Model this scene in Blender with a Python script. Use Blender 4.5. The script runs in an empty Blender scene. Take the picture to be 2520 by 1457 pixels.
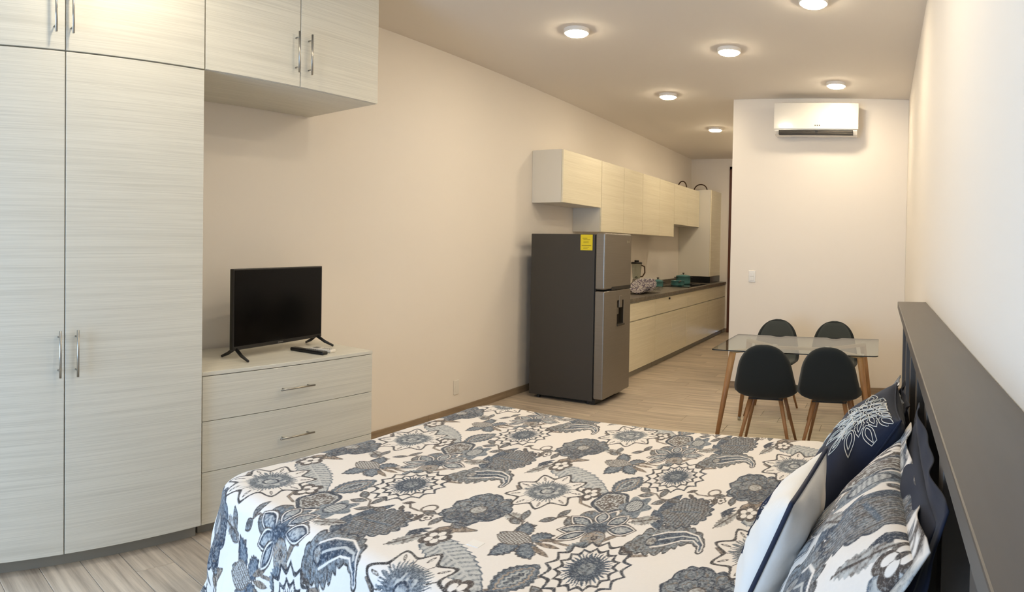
import bpy, bmesh, math, random
import numpy as np
from mathutils import Vector, Matrix

random.seed(7)
SC = bpy.context.scene
COL = SC.collection

# ------------------------------------------------------------------ camera, world, exposure
# The photograph is a swept phone panorama: a cylindrical projection.
F_PX, YAW, HORIZON, PITCH, ROLL, CAM_H = 1636.6, 0.55619, 629.36, -0.016609, -0.017096, 1.5
cam_data = bpy.data.cameras.new('camera')
cam = bpy.data.objects.new('camera', cam_data)
COL.objects.link(cam)
cam_data.type = 'PANO'
cam_data.panorama_type = 'CENTRAL_CYLINDRICAL'
cam_data.central_cylindrical_radius = 1.0
cam_data.central_cylindrical_range_u_min = -1260 / F_PX
cam_data.central_cylindrical_range_u_max = 1260 / F_PX
cam_data.central_cylindrical_range_v_min = (HORIZON - 1457) / F_PX
cam_data.central_cylindrical_range_v_max = HORIZON / F_PX
cam_data.clip_start = 0.02
cp, sp, cr, sr = math.cos(PITCH), math.sin(PITCH), math.cos(ROLL), math.sin(ROLL)
_R = Matrix.Rotation(YAW, 3, 'Z') @ Matrix(((1, 0, 0), (0, cp, -sp), (0, sp, cp))) @ Matrix(((cr, 0, sr), (0, 1, 0), (-sr, 0, cr)))
_right, _fwd, _up = _R.col[0], _R.col[1], _R.col[2]
cam.matrix_world = Matrix(((_right[0], _up[0], -_fwd[0], 0), (_right[1], _up[1], -_fwd[1], 0), (_right[2], _up[2], -_fwd[2], CAM_H), (0, 0, 0, 1)))
SC.camera = cam

SC.view_settings.view_transform = 'Standard'
SC.view_settings.look = 'None'
SC.view_settings.gamma = 1.0
SC.view_settings.use_curve_mapping = False
SC.view_settings.exposure = 0.12
LAMP_STRENGTH = 140.0
LAMP_COLOR = (1.0, 0.845, 0.61)

world = bpy.data.worlds.new('daylight')
SC.world = world
world.use_nodes = True
world.node_tree.nodes['Background'].inputs[0].default_value = (0.46, 0.68, 1.0, 1)
world.node_tree.nodes['Background'].inputs[1].default_value = 11.0

# ------------------------------------------------------------------ room dimensions (metres)
XL, XR = -3.457, 0.250          # left wall, right wall
HC = 3.114                      # ceiling
YF, YP, YE = -1.30, 7.01, 11.62  # wall behind camera, partition face, far end wall
XPL = -1.626                    # left edge of the partition
XW = -2.813                     # wardrobe fronts
WIN = (-3.30, -1.45, 0.04, 2.30)   # glazed opening behind the camera: x0,x1,z0,z1
ZB = 0.60                       # top of the bed

# ------------------------------------------------------------------ helpers
def tag(o, label=None, cat=None, group=None, kind=None):
    if label: o['label'] = label
    if cat: o['category'] = cat
    if group: o['group'] = group
    if kind: o['kind'] = kind
    return o

def mesh_obj(name, verts, faces, mat=None, parent=None, smooth=False, off=(0, 0, 0)):
    me = bpy.data.meshes.new(name)
    if off != (0, 0, 0):
        verts = [(v[0] - off[0], v[1] - off[1], v[2] - off[2]) for v in verts]
    me.from_pydata([tuple(v) for v in verts], [], faces)
    me.update()
    return link(name, me, mat, parent, smooth)

def link(name, me, mat=None, parent=None, smooth=False):
    if smooth:
        me.polygons.foreach_set('use_smooth', [True] * len(me.polygons))
    if mat: me.materials.append(mat)
    o = bpy.data.objects.new(name, me)
    COL.objects.link(o)
    if parent: o.parent = parent
    return o

def bm_obj(name, bm, mat=None, parent=None, smooth=False, off=(0, 0, 0)):
    if off != (0, 0, 0):
        bmesh.ops.translate(bm, verts=bm.verts, vec=(-off[0], -off[1], -off[2]))
    bmesh.ops.recalc_face_normals(bm, faces=bm.faces)
    me = bpy.data.meshes.new(name)
    bm.to_mesh(me); bm.free()
    return link(name, me, mat, parent, smooth)

def empty(name, loc=(0, 0, 0), rz=0.0):
    o = bpy.data.objects.new(name, None)
    o.empty_display_size = 0.1
    COL.objects.link(o)
    o.location = loc
    o.rotation_euler = (0, 0, rz)
    return o

def bm_box(bm, x0, x1, y0, y1, z0, z1, bevel=0.0, seg=2, M=None):
    b = bmesh.new()
    r = bmesh.ops.create_cube(b, size=1.0)
    bmesh.ops.scale(b, verts=b.verts, vec=(x1 - x0, y1 - y0, z1 - z0))
    bmesh.ops.translate(b, verts=b.verts, vec=((x0 + x1) / 2, (y0 + y1) / 2, (z0 + z1) / 2))
    if bevel > 0:
        bmesh.ops.bevel(b, geom=b.edges[:], offset=min(bevel, 0.45 * min(x1 - x0, y1 - y0, z1 - z0)), segments=seg, affect='EDGES', profile=0.5)
    if M is not None: bmesh.ops.transform(b, matrix=M, verts=b.verts)
    me = bpy.data.meshes.new('tmp'); b.to_mesh(me); b.free()
    bm.from_mesh(me); bpy.data.meshes.remove(me)
    return bm

def box(name, x0, x1, y0, y1, z0, z1, mat, parent=None, bevel=0.002, off=(0, 0, 0), seg=2):
    return bm_obj(name, bm_box(bmesh.new(), x0, x1, y0, y1, z0, z1, bevel, seg), mat, parent, off=off)

def bm_tube(bm, pts, rad, n=10, caps=True, closed=False, flat=1.0):
    """sweep a circle (radius may be a list) along points"""
    pts = [Vector(p) for p in pts]
    m = len(pts)
    rads = rad if isinstance(rad, (list, tuple)) else [rad] * m
    rings = []
    prev = None
    for i, p in enumerate(pts):
        if closed: d = pts[(i + 1) % m] - pts[i - 1]
        elif i == 0: d = pts[1] - pts[0]
        elif i == m - 1: d = pts[-1] - pts[-2]
        else: d = pts[i + 1] - pts[i - 1]
        d.normalize()
        if prev is None:
            a = Vector((0, 0, 1)) if abs(d.z) < 0.9 else Vector((1, 0, 0))
            u = d.cross(a).normalized()
        else:
            u = (prev - d * prev.dot(d)).normalized()
        prev = u
        w = d.cross(u)
        rings.append([bm.verts.new(p + u * math.cos(2 * math.pi * k / n) * rads[i] + w * math.sin(2 * math.pi * k / n) * rads[i] * flat) for k in range(n)])
    for i in range(m if closed else m - 1):
        a, b = rings[i], rings[(i + 1) % m]
        for k in range(n):
            bm.faces.new((a[k], a[(k + 1) % n], b[(k + 1) % n], b[k]))
    if caps and not closed:
        bm.faces.new(rings[0][::-1]); bm.faces.new(rings[-1])
    return bm

def tube(name, pts, rad, mat, parent=None, n=10, closed=False, off=(0, 0, 0)):
    return bm_obj(name, bm_tube(bmesh.new(), pts, rad, n, closed=closed), mat, parent, smooth=True, off=off)

def bm_lathe(bm, prof, n=32, c=(0, 0), cap=True):
    """profile list of (radius, z)"""
    rings = []
    for r, z in prof:
        if r < 1e-6: rings.append([bm.verts.new((c[0], c[1], z))])
        else: rings.append([bm.verts.new((c[0] + r * math.cos(2 * math.pi * k / n), c[1] + r * math.sin(2 * math.pi * k / n), z)) for k in range(n)])
    for a, b in zip(rings, rings[1:]):
        for k in range(n):
            if len(a) == 1 and len(b) == 1: continue
            if len(a) == 1: bm.faces.new((a[0], b[k], b[(k + 1) % n]))
            elif len(b) == 1: bm.faces.new((a[k], a[(k + 1) % n], b[0]))
            else: bm.faces.new((a[k], a[(k + 1) % n], b[(k + 1) % n], b[k]))
    if cap:
        if len(rings[0]) > 1: bm.faces.new(rings[0][::-1])
        if len(rings[-1]) > 1: bm.faces.new(rings[-1])
    return bm

def lathe(name, prof, mat, parent=None, n=32, c=(0, 0), cap=True, smooth=True):
    return bm_obj(name, bm_lathe(bmesh.new(), prof, n, c, cap), mat, parent, smooth=smooth)

def bm_prism_x(bm, poly, x0, x1):
    """extrude a polygon of (y,z) from x0 to x1"""
    a = [bm.verts.new((x0, y, z)) for y, z in poly]
    b = [bm.verts.new((x1, y, z)) for y, z in poly]
    bm.faces.new(a); bm.faces.new(b[::-1])
    for i in range(len(poly)):
        j = (i + 1) % len(poly)
        bm.faces.new((a[i], b[i], b[j], a[j]))
    return bm

def copy_tree(o, parent=None):
    c = o.copy(); COL.objects.link(c)
    if parent: c.parent = parent
    for ch in list(o.children): copy_tree(ch, c)
    return c

# ------------------------------------------------------------------ materials
def srgb(r, g, b):
    f = lambda v: (v / 255 / 12.92) if v / 255 <= 0.04045 else ((v / 255 + 0.055) / 1.055) ** 2.4
    return (f(r), f(g), f(b), 1.0)

def mat(name, color=(0.5, 0.5, 0.5, 1), rough=0.5, metal=0.0, spec=0.5, bump=None, noise=None, emit=None, coat=0.0, sheen=0.0):
    """noise=(scale vec, color2, contrast lo, hi); bump=(scale vec, strength, distance)"""
    m = bpy.data.materials.new(name); m.use_nodes = True
    nt = m.node_tree; N = nt.nodes; L = nt.links
    p = N['Principled BSDF']
    p.inputs['Base Color'].default_value = color
    p.inputs['Roughness'].default_value = rough
    p.inputs['Metallic'].default_value = metal
    p.inputs['Specular IOR Level'].default_value = spec
    p.inputs['Coat Weight'].default_value = coat
    p.inputs['Sheen Weight'].default_value = sheen
    if emit:
        p.inputs['Emission Color'].default_value = (*emit[:3], 1)
        p.inputs['Emission Strength'].default_value = emit[3]
    def noisetex(scale, detail=4.0, rough_=0.6):
        tc = N.new('ShaderNodeTexCoord'); mp = N.new('ShaderNodeMapping')
        mp.inputs['Scale'].default_value = scale
        nz = N.new('ShaderNodeTexNoise'); nz.inputs['Scale'].default_value = 1.0
        nz.inputs['Detail'].default_value = detail; nz.inputs['Roughness'].default_value = rough_
        L.new(tc.outputs['Object'], mp.inputs['Vector']); L.new(mp.outputs['Vector'], nz.inputs['Vector'])
        return nz.outputs['Fac']
    if noise:
        fac = noisetex(noise[0])
        rp = N.new('ShaderNodeValToRGB')
        rp.color_ramp.elements[0].position = noise[2]; rp.color_ramp.elements[0].color = noise[1]
        rp.color_ramp.elements[1].position = noise[3]; rp.color_ramp.elements[1].color = color
        L.new(fac, rp.inputs['Fac']); L.new(rp.outputs['Color'], p.inputs['Base Color'])
    if bump:
        fac = noisetex(bump[0])
        b = N.new('ShaderNodeBump'); b.inputs['Strength'].default_value = bump[1]; b.inputs['Distance'].default_value = bump[2]
        L.new(fac, b.inputs['Height']); L.new(b.outputs['Normal'], p.inputs['Normal'])
    return m

def laminate(name, c_hi, c_lo, grain='y', rough=0.38):
    """pale brushed wood laminate with fine grain lines"""
    m = bpy.data.materials.new(name); m.use_nodes = True
    nt = m.node_tree; N = nt.nodes; L = nt.links; p = N['Principled BSDF']
    p.inputs['Roughness'].default_value = rough
    tc = N.new('ShaderNodeTexCoord')
    def nz(scale, detail):
        mp = N.new('ShaderNodeMapping'); mp.inputs['Scale'].default_value = scale
        n = N.new('ShaderNodeTexNoise'); n.inputs['Scale'].default_value = 1.0; n.inputs['Detail'].default_value = detail
        L.new(tc.outputs['Object'], mp.inputs['Vector']); L.new(mp.outputs['Vector'], n.inputs['Vector'])
        return n.outputs['Fac']
    f1 = nz((160, 2.0, 300), 2.0); f2 = nz((12, 0.5, 40), 3.0)
    mx = N.new('ShaderNodeMath'); mx.operation = 'MULTIPLY_ADD'; mx.inputs[1].default_value = 0.7
    mul = N.new('ShaderNodeMath'); mul.operation = 'MULTIPLY'; mul.inputs[1].default_value = 0.3
    L.new(f2, mul.inputs[0]); L.new(f1, mx.inputs[0]); L.new(mul.outputs[0], mx.inputs[2])
    rp = N.new('ShaderNodeValToRGB')
    rp.color_ramp.elements[0].position = 0.34; rp.color_ramp.elements[0].color = c_lo
    rp.color_ramp.elements[1].position = 0.60; rp.color_ramp.elements[1].color = c_hi
    L.new(mx.outputs[0], rp.inputs['Fac']); L.new(rp.outputs['Color'], p.inputs['Base Color'])
    b = N.new('ShaderNodeBump'); b.inputs['Strength'].default_value = 0.12; b.inputs['Distance'].default_value = 0.002
    L.new(f1, b.inputs['Height']); L.new(b.outputs['Normal'], p.inputs['Normal'])
    return m

def clear_glass(name, tint=(0.93, 0.97, 0.95, 1), f0=0.04, rough=0.0):
    """thin architectural glass: transparent with Schlick reflection"""
    m = bpy.data.materials.new(name); m.use_nodes = True
    nt = m.node_tree; N = nt.nodes; L = nt.links
    N.remove(N['Principled BSDF'])
    g = N.new('ShaderNodeNewGeometry')
    d = N.new('ShaderNodeVectorMath'); d.operation = 'DOT_PRODUCT'
    L.new(g.outputs['Incoming'], d.inputs[0]); L.new(g.outputs['Normal'], d.inputs[1])
    a = N.new('ShaderNodeMath'); a.operation = 'ABSOLUTE'; L.new(d.outputs['Value'], a.inputs[0])
    o = N.new('ShaderNodeMath'); o.operation = 'SUBTRACT'; o.inputs[0].default_value = 1.0; L.new(a.outputs[0], o.inputs[1])
    pw = N.new('ShaderNodeMath'); pw.operation = 'POWER'; pw.inputs[1].default_value = 5.0; L.new(o.outputs[0], pw.inputs[0])
    ma = N.new('ShaderNodeMath'); ma.operation = 'MULTIPLY_ADD'; ma.inputs[1].default_value = 1 - f0; ma.inputs[2].default_value = f0
    L.new(pw.outputs[0], ma.inputs[0])
    tr = N.new('ShaderNodeBsdfTransparent'); tr.inputs[0].default_value = tint
    gl = N.new('ShaderNodeBsdfGlossy'); gl.inputs['Roughness'].default_value = rough
    mx = N.new('ShaderNodeMixShader')
    L.new(ma.outputs[0], mx.inputs[0]); L.new(tr.outputs[0], mx.inputs[1]); L.new(gl.outputs[0], mx.inputs[2])
    L.new(mx.outputs[0], N['Material Output'].inputs['Surface'])
    return m

def plank_mat():
    m = bpy.data.materials.new('floor_plank'); m.use_nodes = True
    nt = m.node_tree; N = nt.nodes; L = nt.links; p = N['Principled BSDF']
    p.inputs['Roughness'].default_value = 0.42
    tc = N.new('ShaderNodeTexCoord'); oi = N.new('ShaderNodeObjectInfo')
    sh = N.new('ShaderNodeVectorMath'); sh.operation = 'ADD'
    cmb = N.new('ShaderNodeCombineXYZ')
    k = N.new('ShaderNodeMath'); k.operation = 'MULTIPLY'; k.inputs[1].default_value = 37.0
    L.new(oi.outputs['Random'], k.inputs[0])
    for i in range(3): L.new(k.outputs[0], cmb.inputs[i])
    L.new(tc.outputs['Object'], sh.inputs[0]); L.new(cmb.outputs[0], sh.inputs[1])
    def nz(scale, detail):
        mp = N.new('ShaderNodeMapping'); mp.inputs['Scale'].default_value = scale
        n = N.new('ShaderNodeTexNoise'); n.inputs['Scale'].default_value = 1.0; n.inputs['Detail'].default_value = detail
        n.inputs['Roughness'].default_value = 0.65
        L.new(sh.outputs[0], mp.inputs['Vector']); L.new(mp.outputs['Vector'], n.inputs['Vector'])
        return n.outputs['Fac']
    f1 = nz((1.5, 26, 1), 5.0)
    rp = N.new('ShaderNodeValToRGB')
    rp.color_ramp.elements[0].position = 0.30; rp.color_ramp.elements[0].color = srgb(156, 142, 126)
    rp.color_ramp.elements[1].position = 0.62; rp.color_ramp.elements[1].color = srgb(206, 191, 171)
    L.new(f1, rp.inputs['Fac'])
    hs = N.new('ShaderNodeHueSaturation')
    vr = N.new('ShaderNodeMapRange'); vr.inputs['To Min'].default_value = 0.86; vr.inputs['To Max'].default_value = 1.08
    L.new(oi.outputs['Random'], vr.inputs['Value']); L.new(vr.outputs[0], hs.inputs['Value'])
    L.new(rp.outputs['Color'], hs.inputs['Color']); L.new(hs.outputs['Color'], p.inputs['Base Color'])
    return m

def print_mat(name, rough=0.85):
    """printed cotton: colour comes from the cloth's own dyed pattern"""
    m = bpy.data.materials.new(name); m.use_nodes = True
    nt = m.node_tree; N = nt.nodes; L = nt.links; p = N['Principled BSDF']
    p.inputs['Roughness'].default_value = rough; p.inputs['Sheen Weight'].default_value = 0.15
    p.inputs['Specular IOR Level'].default_value = 0.2
    at = N.new('ShaderNodeAttribute'); at.attribute_name = 'print'
    # fine engraved hatching of the print, only inside the dyed motifs
    tc = N.new('ShaderNodeTexCoord')
    bw = N.new('ShaderNodeRGBToBW'); L.new(at.outputs['Color'], bw.inputs[0])
    inside = N.new('ShaderNodeMapRange'); inside.inputs['From Min'].default_value = 0.62; inside.inputs['From Max'].default_value = 0.30
    L.new(bw.outputs[0], inside.inputs['Value'])
    hn = N.new('ShaderNodeTexNoise'); hn.inputs['Scale'].default_value = 130; hn.inputs['Detail'].default_value = 4; hn.inputs['Roughness'].default_value = 0.7
    L.new(tc.outputs['Object'], hn.inputs['Vector'])
    hr = N.new('ShaderNodeMapRange'); hr.inputs['From Min'].default_value = 0.50; hr.inputs['From Max'].default_value = 0.62
    L.new(hn.outputs['Fac'], hr.inputs['Value'])
    hm = N.new('ShaderNodeMath'); hm.operation = 'MULTIPLY'; L.new(inside.outputs[0], hm.inputs[0]); L.new(hr.outputs[0], hm.inputs[1])
    h2 = N.new('ShaderNodeMath'); h2.operation = 'MULTIPLY'; h2.inputs[1].default_value = 0.36; L.new(hm.outputs[0], h2.inputs[0])
    mixc = N.new('ShaderNodeMix'); mixc.data_type = 'RGBA'; mixc.inputs['B'].default_value = srgb(196, 192, 186)
    L.new(h2.outputs[0], mixc.inputs['Factor']); L.new(at.outputs['Color'], mixc.inputs['A'])
    dk = N.new('ShaderNodeMapRange'); dk.inputs['From Min'].default_value = 0.48; dk.inputs['From Max'].default_value = 0.36
    L.new(hn.outputs['Fac'], dk.inputs['Value'])
    d2 = N.new('ShaderNodeMath'); d2.operation = 'MULTIPLY'; L.new(inside.outputs[0], d2.inputs[0]); L.new(dk.outputs[0], d2.inputs[1])
    d3 = N.new('ShaderNodeMath'); d3.operation = 'MULTIPLY'; d3.inputs[1].default_value = 0.75; L.new(d2.outputs[0], d3.inputs[0])
    mixd = N.new('ShaderNodeMix'); mixd.data_type = 'RGBA'; mixd.inputs['B'].default_value = srgb(58, 58, 62)
    L.new(d3.outputs[0], mixd.inputs['Factor']); L.new(mixc.outputs['Result'], mixd.inputs['A'])
    L.new(mixd.outputs['Result'], p.inputs['Base Color'])
    n = N.new('ShaderNodeTexNoise'); n.inputs['Scale'].default_value = 420
    b = N.new('ShaderNodeBump'); b.inputs['Strength'].default_value = 0.08; b.inputs['Distance'].default_value = 0.001
    L.new(tc.outputs['Object'], n.inputs['Vector']); L.new(n.outputs['Fac'], b.inputs['Height']); L.new(b.outputs['Normal'], p.inputs['Normal'])
    return m

M = {}
M['wall'] = mat('wall_paint', srgb(238, 231, 222), 0.75, bump=((60, 60, 60), 0.05, 0.002), spec=0.3)
M['ceiling'] = mat('ceiling_paint', srgb(234, 227, 218), 0.85, spec=0.2)
M['grout'] = mat('grout', srgb(118, 106, 94), 0.9)
M['plank'] = plank_mat()
M['skirting'] = mat('skirting_tile', srgb(158, 139, 116), 0.45, noise=((3, 3, 40), srgb(136, 118, 98), 0.35, 0.65))
M['ash'] = laminate('ash_laminate', srgb(223, 220, 208), srgb(206, 203, 191))
M['ash_k'] = laminate('kitchen_laminate', srgb(244, 236, 212), srgb(229, 220, 193), rough=0.3)
M['ash_side'] = mat('cabinet_board', srgb(226, 221, 210), 0.5)
M['plinth'] = mat('plinth_board', srgb(150, 146, 136), 0.6)
M['steel'] = mat('brushed_steel', srgb(176, 172, 164), 0.28, metal=1.0)
M['black'] = mat('black_plastic', srgb(22, 21, 21), 0.38)
M['screen'] = mat('tv_screen', srgb(6, 6, 7), 0.14, spec=0.16)
M['white_pl'] = mat('white_plastic', srgb(232, 228, 220), 0.32)
M['ac_white'] = mat('ac_white', srgb(230, 226, 218), 0.16, coat=0.3)
M['grey_pl'] = mat('grey_plastic', srgb(120, 118, 114), 0.4)
M['dark_vent'] = mat('dark_vent', srgb(26, 22, 18), 0.6)
M['vane'] = mat('vent_vane', srgb(84, 77, 66), 0.5)
M['fr_side'] = mat('fridge_side', srgb(58, 55, 51), 0.42, bump=((300, 300, 300), 0.05, 0.001))
M['fr_door'] = mat('fridge_steel', srgb(140, 134, 126), 0.36, metal=0.7, noise=((4, 4, 300), srgb(132, 126, 118), 0.3, 0.7))
M['fr_dark'] = mat('fridge_recess', srgb(62, 57, 50), 0.4, metal=0.3)
M['yellow'] = mat('yellow_label', srgb(222, 201, 30), 0.6)
M['label_ink'] = mat('label_ink', srgb(120, 104, 22), 0.7)
M['stone'] = mat('countertop_stone', srgb(128, 120, 106), 0.3, noise=((22, 22, 22), srgb(92, 86, 76), 0.35, 0.65))
M['black_stone'] = mat('black_stone', srgb(26, 26, 28), 0.25)
M['hob'] = mat('hob_glass', srgb(10, 10, 11), 0.06)
M['teal'] = mat('teal_enamel', srgb(88, 142, 143), 0.25, coat=0.5)
M['glass'] = clear_glass('table_glass', (0.90, 0.95, 0.92, 1))
M['glass_edge'] = mat('glass_edge', srgb(10, 14, 12), 0.5)
M['jar'] = clear_glass('jar_glass', (0.86, 0.88, 0.86, 1), 0.08)
M['pane'] = clear_glass('window_glass', (0.97, 0.98, 0.98, 1))
M['alu'] = mat('window_frame_paint', srgb(228, 228, 226), 0.4)
M['leg_wood'] = mat('wood_print_leg', srgb(170, 126, 84), 0.45, noise=((40, 40, 6), srgb(142, 100, 64), 0.3, 0.7))
M['frame_wood'] = mat('pale_wood_frame', srgb(176, 148, 112), 0.5)
M['chair'] = mat('charcoal_fabric', srgb(33, 38, 39), 0.8, bump=((500, 500, 500), 0.25, 0.001), sheen=0.08, spec=0.25)
M['chair_in'] = mat('grey_fabric', srgb(66, 70, 68), 0.85, bump=((500, 500, 500), 0.25, 0.001), sheen=0.1, spec=0.25)
M['door_wood'] = mat('door_wood', srgb(104, 58, 26), 0.4, noise=((60, 60, 3), srgb(78, 40, 18), 0.3, 0.7))
M['hb'] = mat('headboard_paint', srgb(85, 79, 74), 0.42, noise=((30, 3, 30), srgb(80, 74, 69), 0.3, 0.7))
M['mattress'] = mat('mattress_cloth', srgb(220, 216, 208), 0.9)
M['bed_base'] = mat('bed_base_wood', srgb(84, 78, 73), 0.6)
M['navy'] = mat('navy_cotton', srgb(24, 31, 50), 0.8, bump=((260, 260, 260), 0.15, 0.001), sheen=0.1, spec=0.2)
M['thread'] = mat('white_thread', srgb(220, 216, 208), 0.7)
M['navy_thread'] = mat('navy_thread', srgb(26, 36, 60), 0.7)
M['white_cloth'] = mat('white_cotton', srgb(234, 230, 224), 0.85, bump=((30, 30, 30), 0.12, 0.01), sheen=0.1, spec=0.2)
M['print'] = print_mat('printed_cotton')
M['plate'] = mat('plate_glaze', srgb(212, 206, 204), 0.2, noise=((75, 75, 75), srgb(92, 80, 104), 0.44, 0.54))
M['wire'] = mat('chrome_wire', srgb(190, 190, 190), 0.2, metal=1.0)
M['wicker'] = mat('dark_wicker', srgb(70, 46, 24), 0.7)
M['cream_bowl'] = mat('cream_glaze', srgb(222, 205, 170), 0.25)
M['lamp_case'] = mat('lamp_case', srgb(236, 230, 222), 0.4)
M['lamp'] = mat('lamp_diffuser', srgb(255, 250, 240), 0.5, emit=(*LAMP_COLOR, LAMP_STRENGTH))

# ------------------------------------------------------------------ the setting
def structure(o):
    o['kind'] = 'structure'; return o

floor = structure(box('floor', XL - .12, XR + .12, YF - .12, YE + .12, -0.12, -0.008, M['grout'], bevel=0))
# porcelain planks laid across the room
PW, PL, GAP = 0.20, 1.20, 0.0025
_cache = {}
def plank(x0, x1, y0):
    L_ = round(x1 - x0, 3)
    if L_ not in _cache:
        bm = bm_box(bmesh.new(), GAP / 2, L_ - GAP / 2, GAP / 2, PW - GAP / 2, -0.009, 0.0, 0.0012, 1)
        bmesh.ops.recalc_face_normals(bm, faces=bm.faces)
        me = bpy.data.meshes.new('plank'); bm.to_mesh(me); bm.free(); me.materials.append(M['plank'])
        _cache[L_] = me
    o = bpy.data.objects.new('plank', _cache[L_]); COL.objects.link(o)
    o.parent = floor; o.location = (x0, y0, 0)
nrow = 0
y = YF
offs = [0.0, 0.42, 0.84, 0.21, 0.63, 1.02]
while y < YE - 0.05:
    x = XL - offs[nrow % 6] - 0.0
    while x < XR:
        x0, x1 = max(x, XL), min(x + PL, XR)
        if y > YP - 0.1: x1 = min(x1, XPL + 0.1)
        if x1 - x0 > 0.03: plank(x0, x1, y)
        x += PL
    y += PW; nrow += 1

structure(box('ceiling', XL - .12, XR + .12, YF - .12, YE + .12, HC, HC + .12, M['ceiling'], bevel=0))
structure(box('wall_left', XL - .12, XL, YF - .12, YE + .12, -0.008, HC, M['wall'], bevel=0))
structure(box('wall_right', XR, XR + .12, YF - .12, YE + .12, -0.008, HC, M['wall'], bevel=0))
structure(box('wall_partition', XPL, XR, YP, YE, -0.008, HC, M['wall'], bevel=0.004))
# far end wall with a door opening
DX0, DX1, DZ = -2.735, -1.80, 2.97
bm = bmesh.new()
bm_box(bm, XL, DX0, YE, YE + .12, -0.008, HC); bm_box(bm, DX1, XPL, YE, YE + .12, -0.008, HC); bm_box(bm, DX0, DX1, YE, YE + .12, DZ, HC)
structure(bm_obj('wall_end', bm, M['wall']))
d = structure(empty('door_1', ((DX0 + DX1) / 2, YE, 0)))
o_ = ((DX0 + DX1) / 2, YE, 0)
bm = bmesh.new()
bm_box(bm, DX0, DX0 + .05, YE - .02, YE + .1, 0, DZ, .003); bm_box(bm, DX1 - .05, DX1, YE - .02, YE + .1, 0, DZ, .003); bm_box(bm, DX0, DX1, YE - .02, YE + .1, DZ - .05, DZ, .003)
bm_obj('door_frame', bm, M['door_wood'], d, off=o_)
box('door_leaf', DX0 + .052, DX1 - .052, YE + .03, YE + .07, 0.008, DZ - .052, M['door_wood'], d, off=o_)
tube('door_handle', [(DX1 - .12, YE + .03, 1.0), (DX1 - .12, YE - .02, 1.0), (DX1 - .24, YE - .02, 1.0)], .009, M['steel'], d, off=o_)
# wall behind the camera with glazed opening
wx0, wx1, wz0, wz1 = WIN
bm = bmesh.new()
bm_box(bm, XL, wx0, YF - .12, YF, -0.008, HC); bm_box(bm, wx1, XR, YF - .12, YF, -0.008, HC)
bm_box(bm, wx0, wx1, YF - .12, YF, wz1, HC); bm_box(bm, wx0, wx1, YF - .12, YF, -0.008, wz0)
structure(bm_obj('wall_front', bm, M['wall']))
w = structure(empty('window_1', ((wx0 + wx1) / 2, YF, wz0)))
o_ = ((wx0 + wx1) / 2, YF, wz0)
xm = (wx0 + wx1) / 2
for a, b in ((wx0, xm + .03), (xm - .03, wx1)):
    yy = YF - .05 if a == wx0 else YF - .09
    bm = bmesh.new()
    bm_box(bm, a, a + .06, yy, yy + .035, wz0, wz1, .002); bm_box(bm, b - .06, b, yy, yy + .035, wz0, wz1, .002)
    bm_box(bm, a + .06, b - .06, yy, yy + .035, wz0, wz0 + .06, .002); bm_box(bm, a + .06, b - .06, yy, yy + .035, wz1 - .06, wz1, .002)
    f = bm_obj('window_frame', bm, M['alu'], w, off=o_)
    box('pane', a + .06, b - .06, yy + .015, yy + .021, wz0 + .06, wz1 - .06, M['pane'], f, bevel=0, off=o_)
port = bpy.data.lights.new('window_portal', 'AREA'); port.shape = 'RECTANGLE'; port.size = wx1 - wx0; port.size_y = wz1 - wz0
port.cycles.is_portal = True
po = bpy.data.objects.new('window_portal', port); COL.objects.link(po)
po.location = (xm, YF - .13, (wz0 + wz1) / 2); po.rotation_euler = (math.radians(90), 0, 0)

def skirting(name, p0, p1, normal, first=1.2):
    p0, p1 = Vector(p0), Vector(p1); d = (p1 - p0).normalized(); n = Vector(normal); L_ = (p1 - p0).length
    def seg(nm, a, b, t, z1, par, mt, bev):
        q0 = p0 + d * a; q1 = p0 + d * b + n * t
        return box(nm, min(q0.x, q1.x), max(q0.x, q1.x), min(q0.y, q1.y), max(q0.y, q1.y), 0.0, z1, mt, par, bevel=bev)
    base = structure(seg(name, 0, L_, .006, .068, None, M['grout'], 0))
    a = 0.0; step = first
    while a < L_ - .01:
        b = min(a + step, L_); seg('skirting_tile', a + .001, b - .001, .011, .070, base, M['skirting'], .0015)
        a = b; step = 1.2
skirting('baseboard_left', (XL, 2.98, 0), (XL, 6.9, 0), (1, 0, 0), 1.3)
skirting('baseboard_partition', (XPL, YP, 0), (XR, YP, 0), (0, -1, 0))
skirting('baseboard_right', (XR, 3.70, 0), (XR, YP - .012, 0), (-1, 0, 0))
skirting('baseboard_end', (-2.79, YE, 0), (DX0 - .002, YE, 0), (0, -1, 0))

# ------------------------------------------------------------------ wardrobe wall
def bar_handle(name, p0, p1, out, parent, off, r=.006, stand=.032, inset=.03, mt='steel'):
    """bar handle between p0 and p1 (on the front face); out = outward unit vector"""
    p0, p1, out = Vector(p0), Vector(p1), Vector(out)
    d = (p1 - p0).normalized(); bm = bmesh.new()
    bm_tube(bm, [p0 + out * stand, p1 + out * stand], r, 10)
    for q in (p0 + d * inset, p1 - d * inset):
        bm_tube(bm, [q, q + out * stand], r * .7, 8)
    return bm_obj(name, bm, M[mt], parent, smooth=True, off=off)

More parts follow.
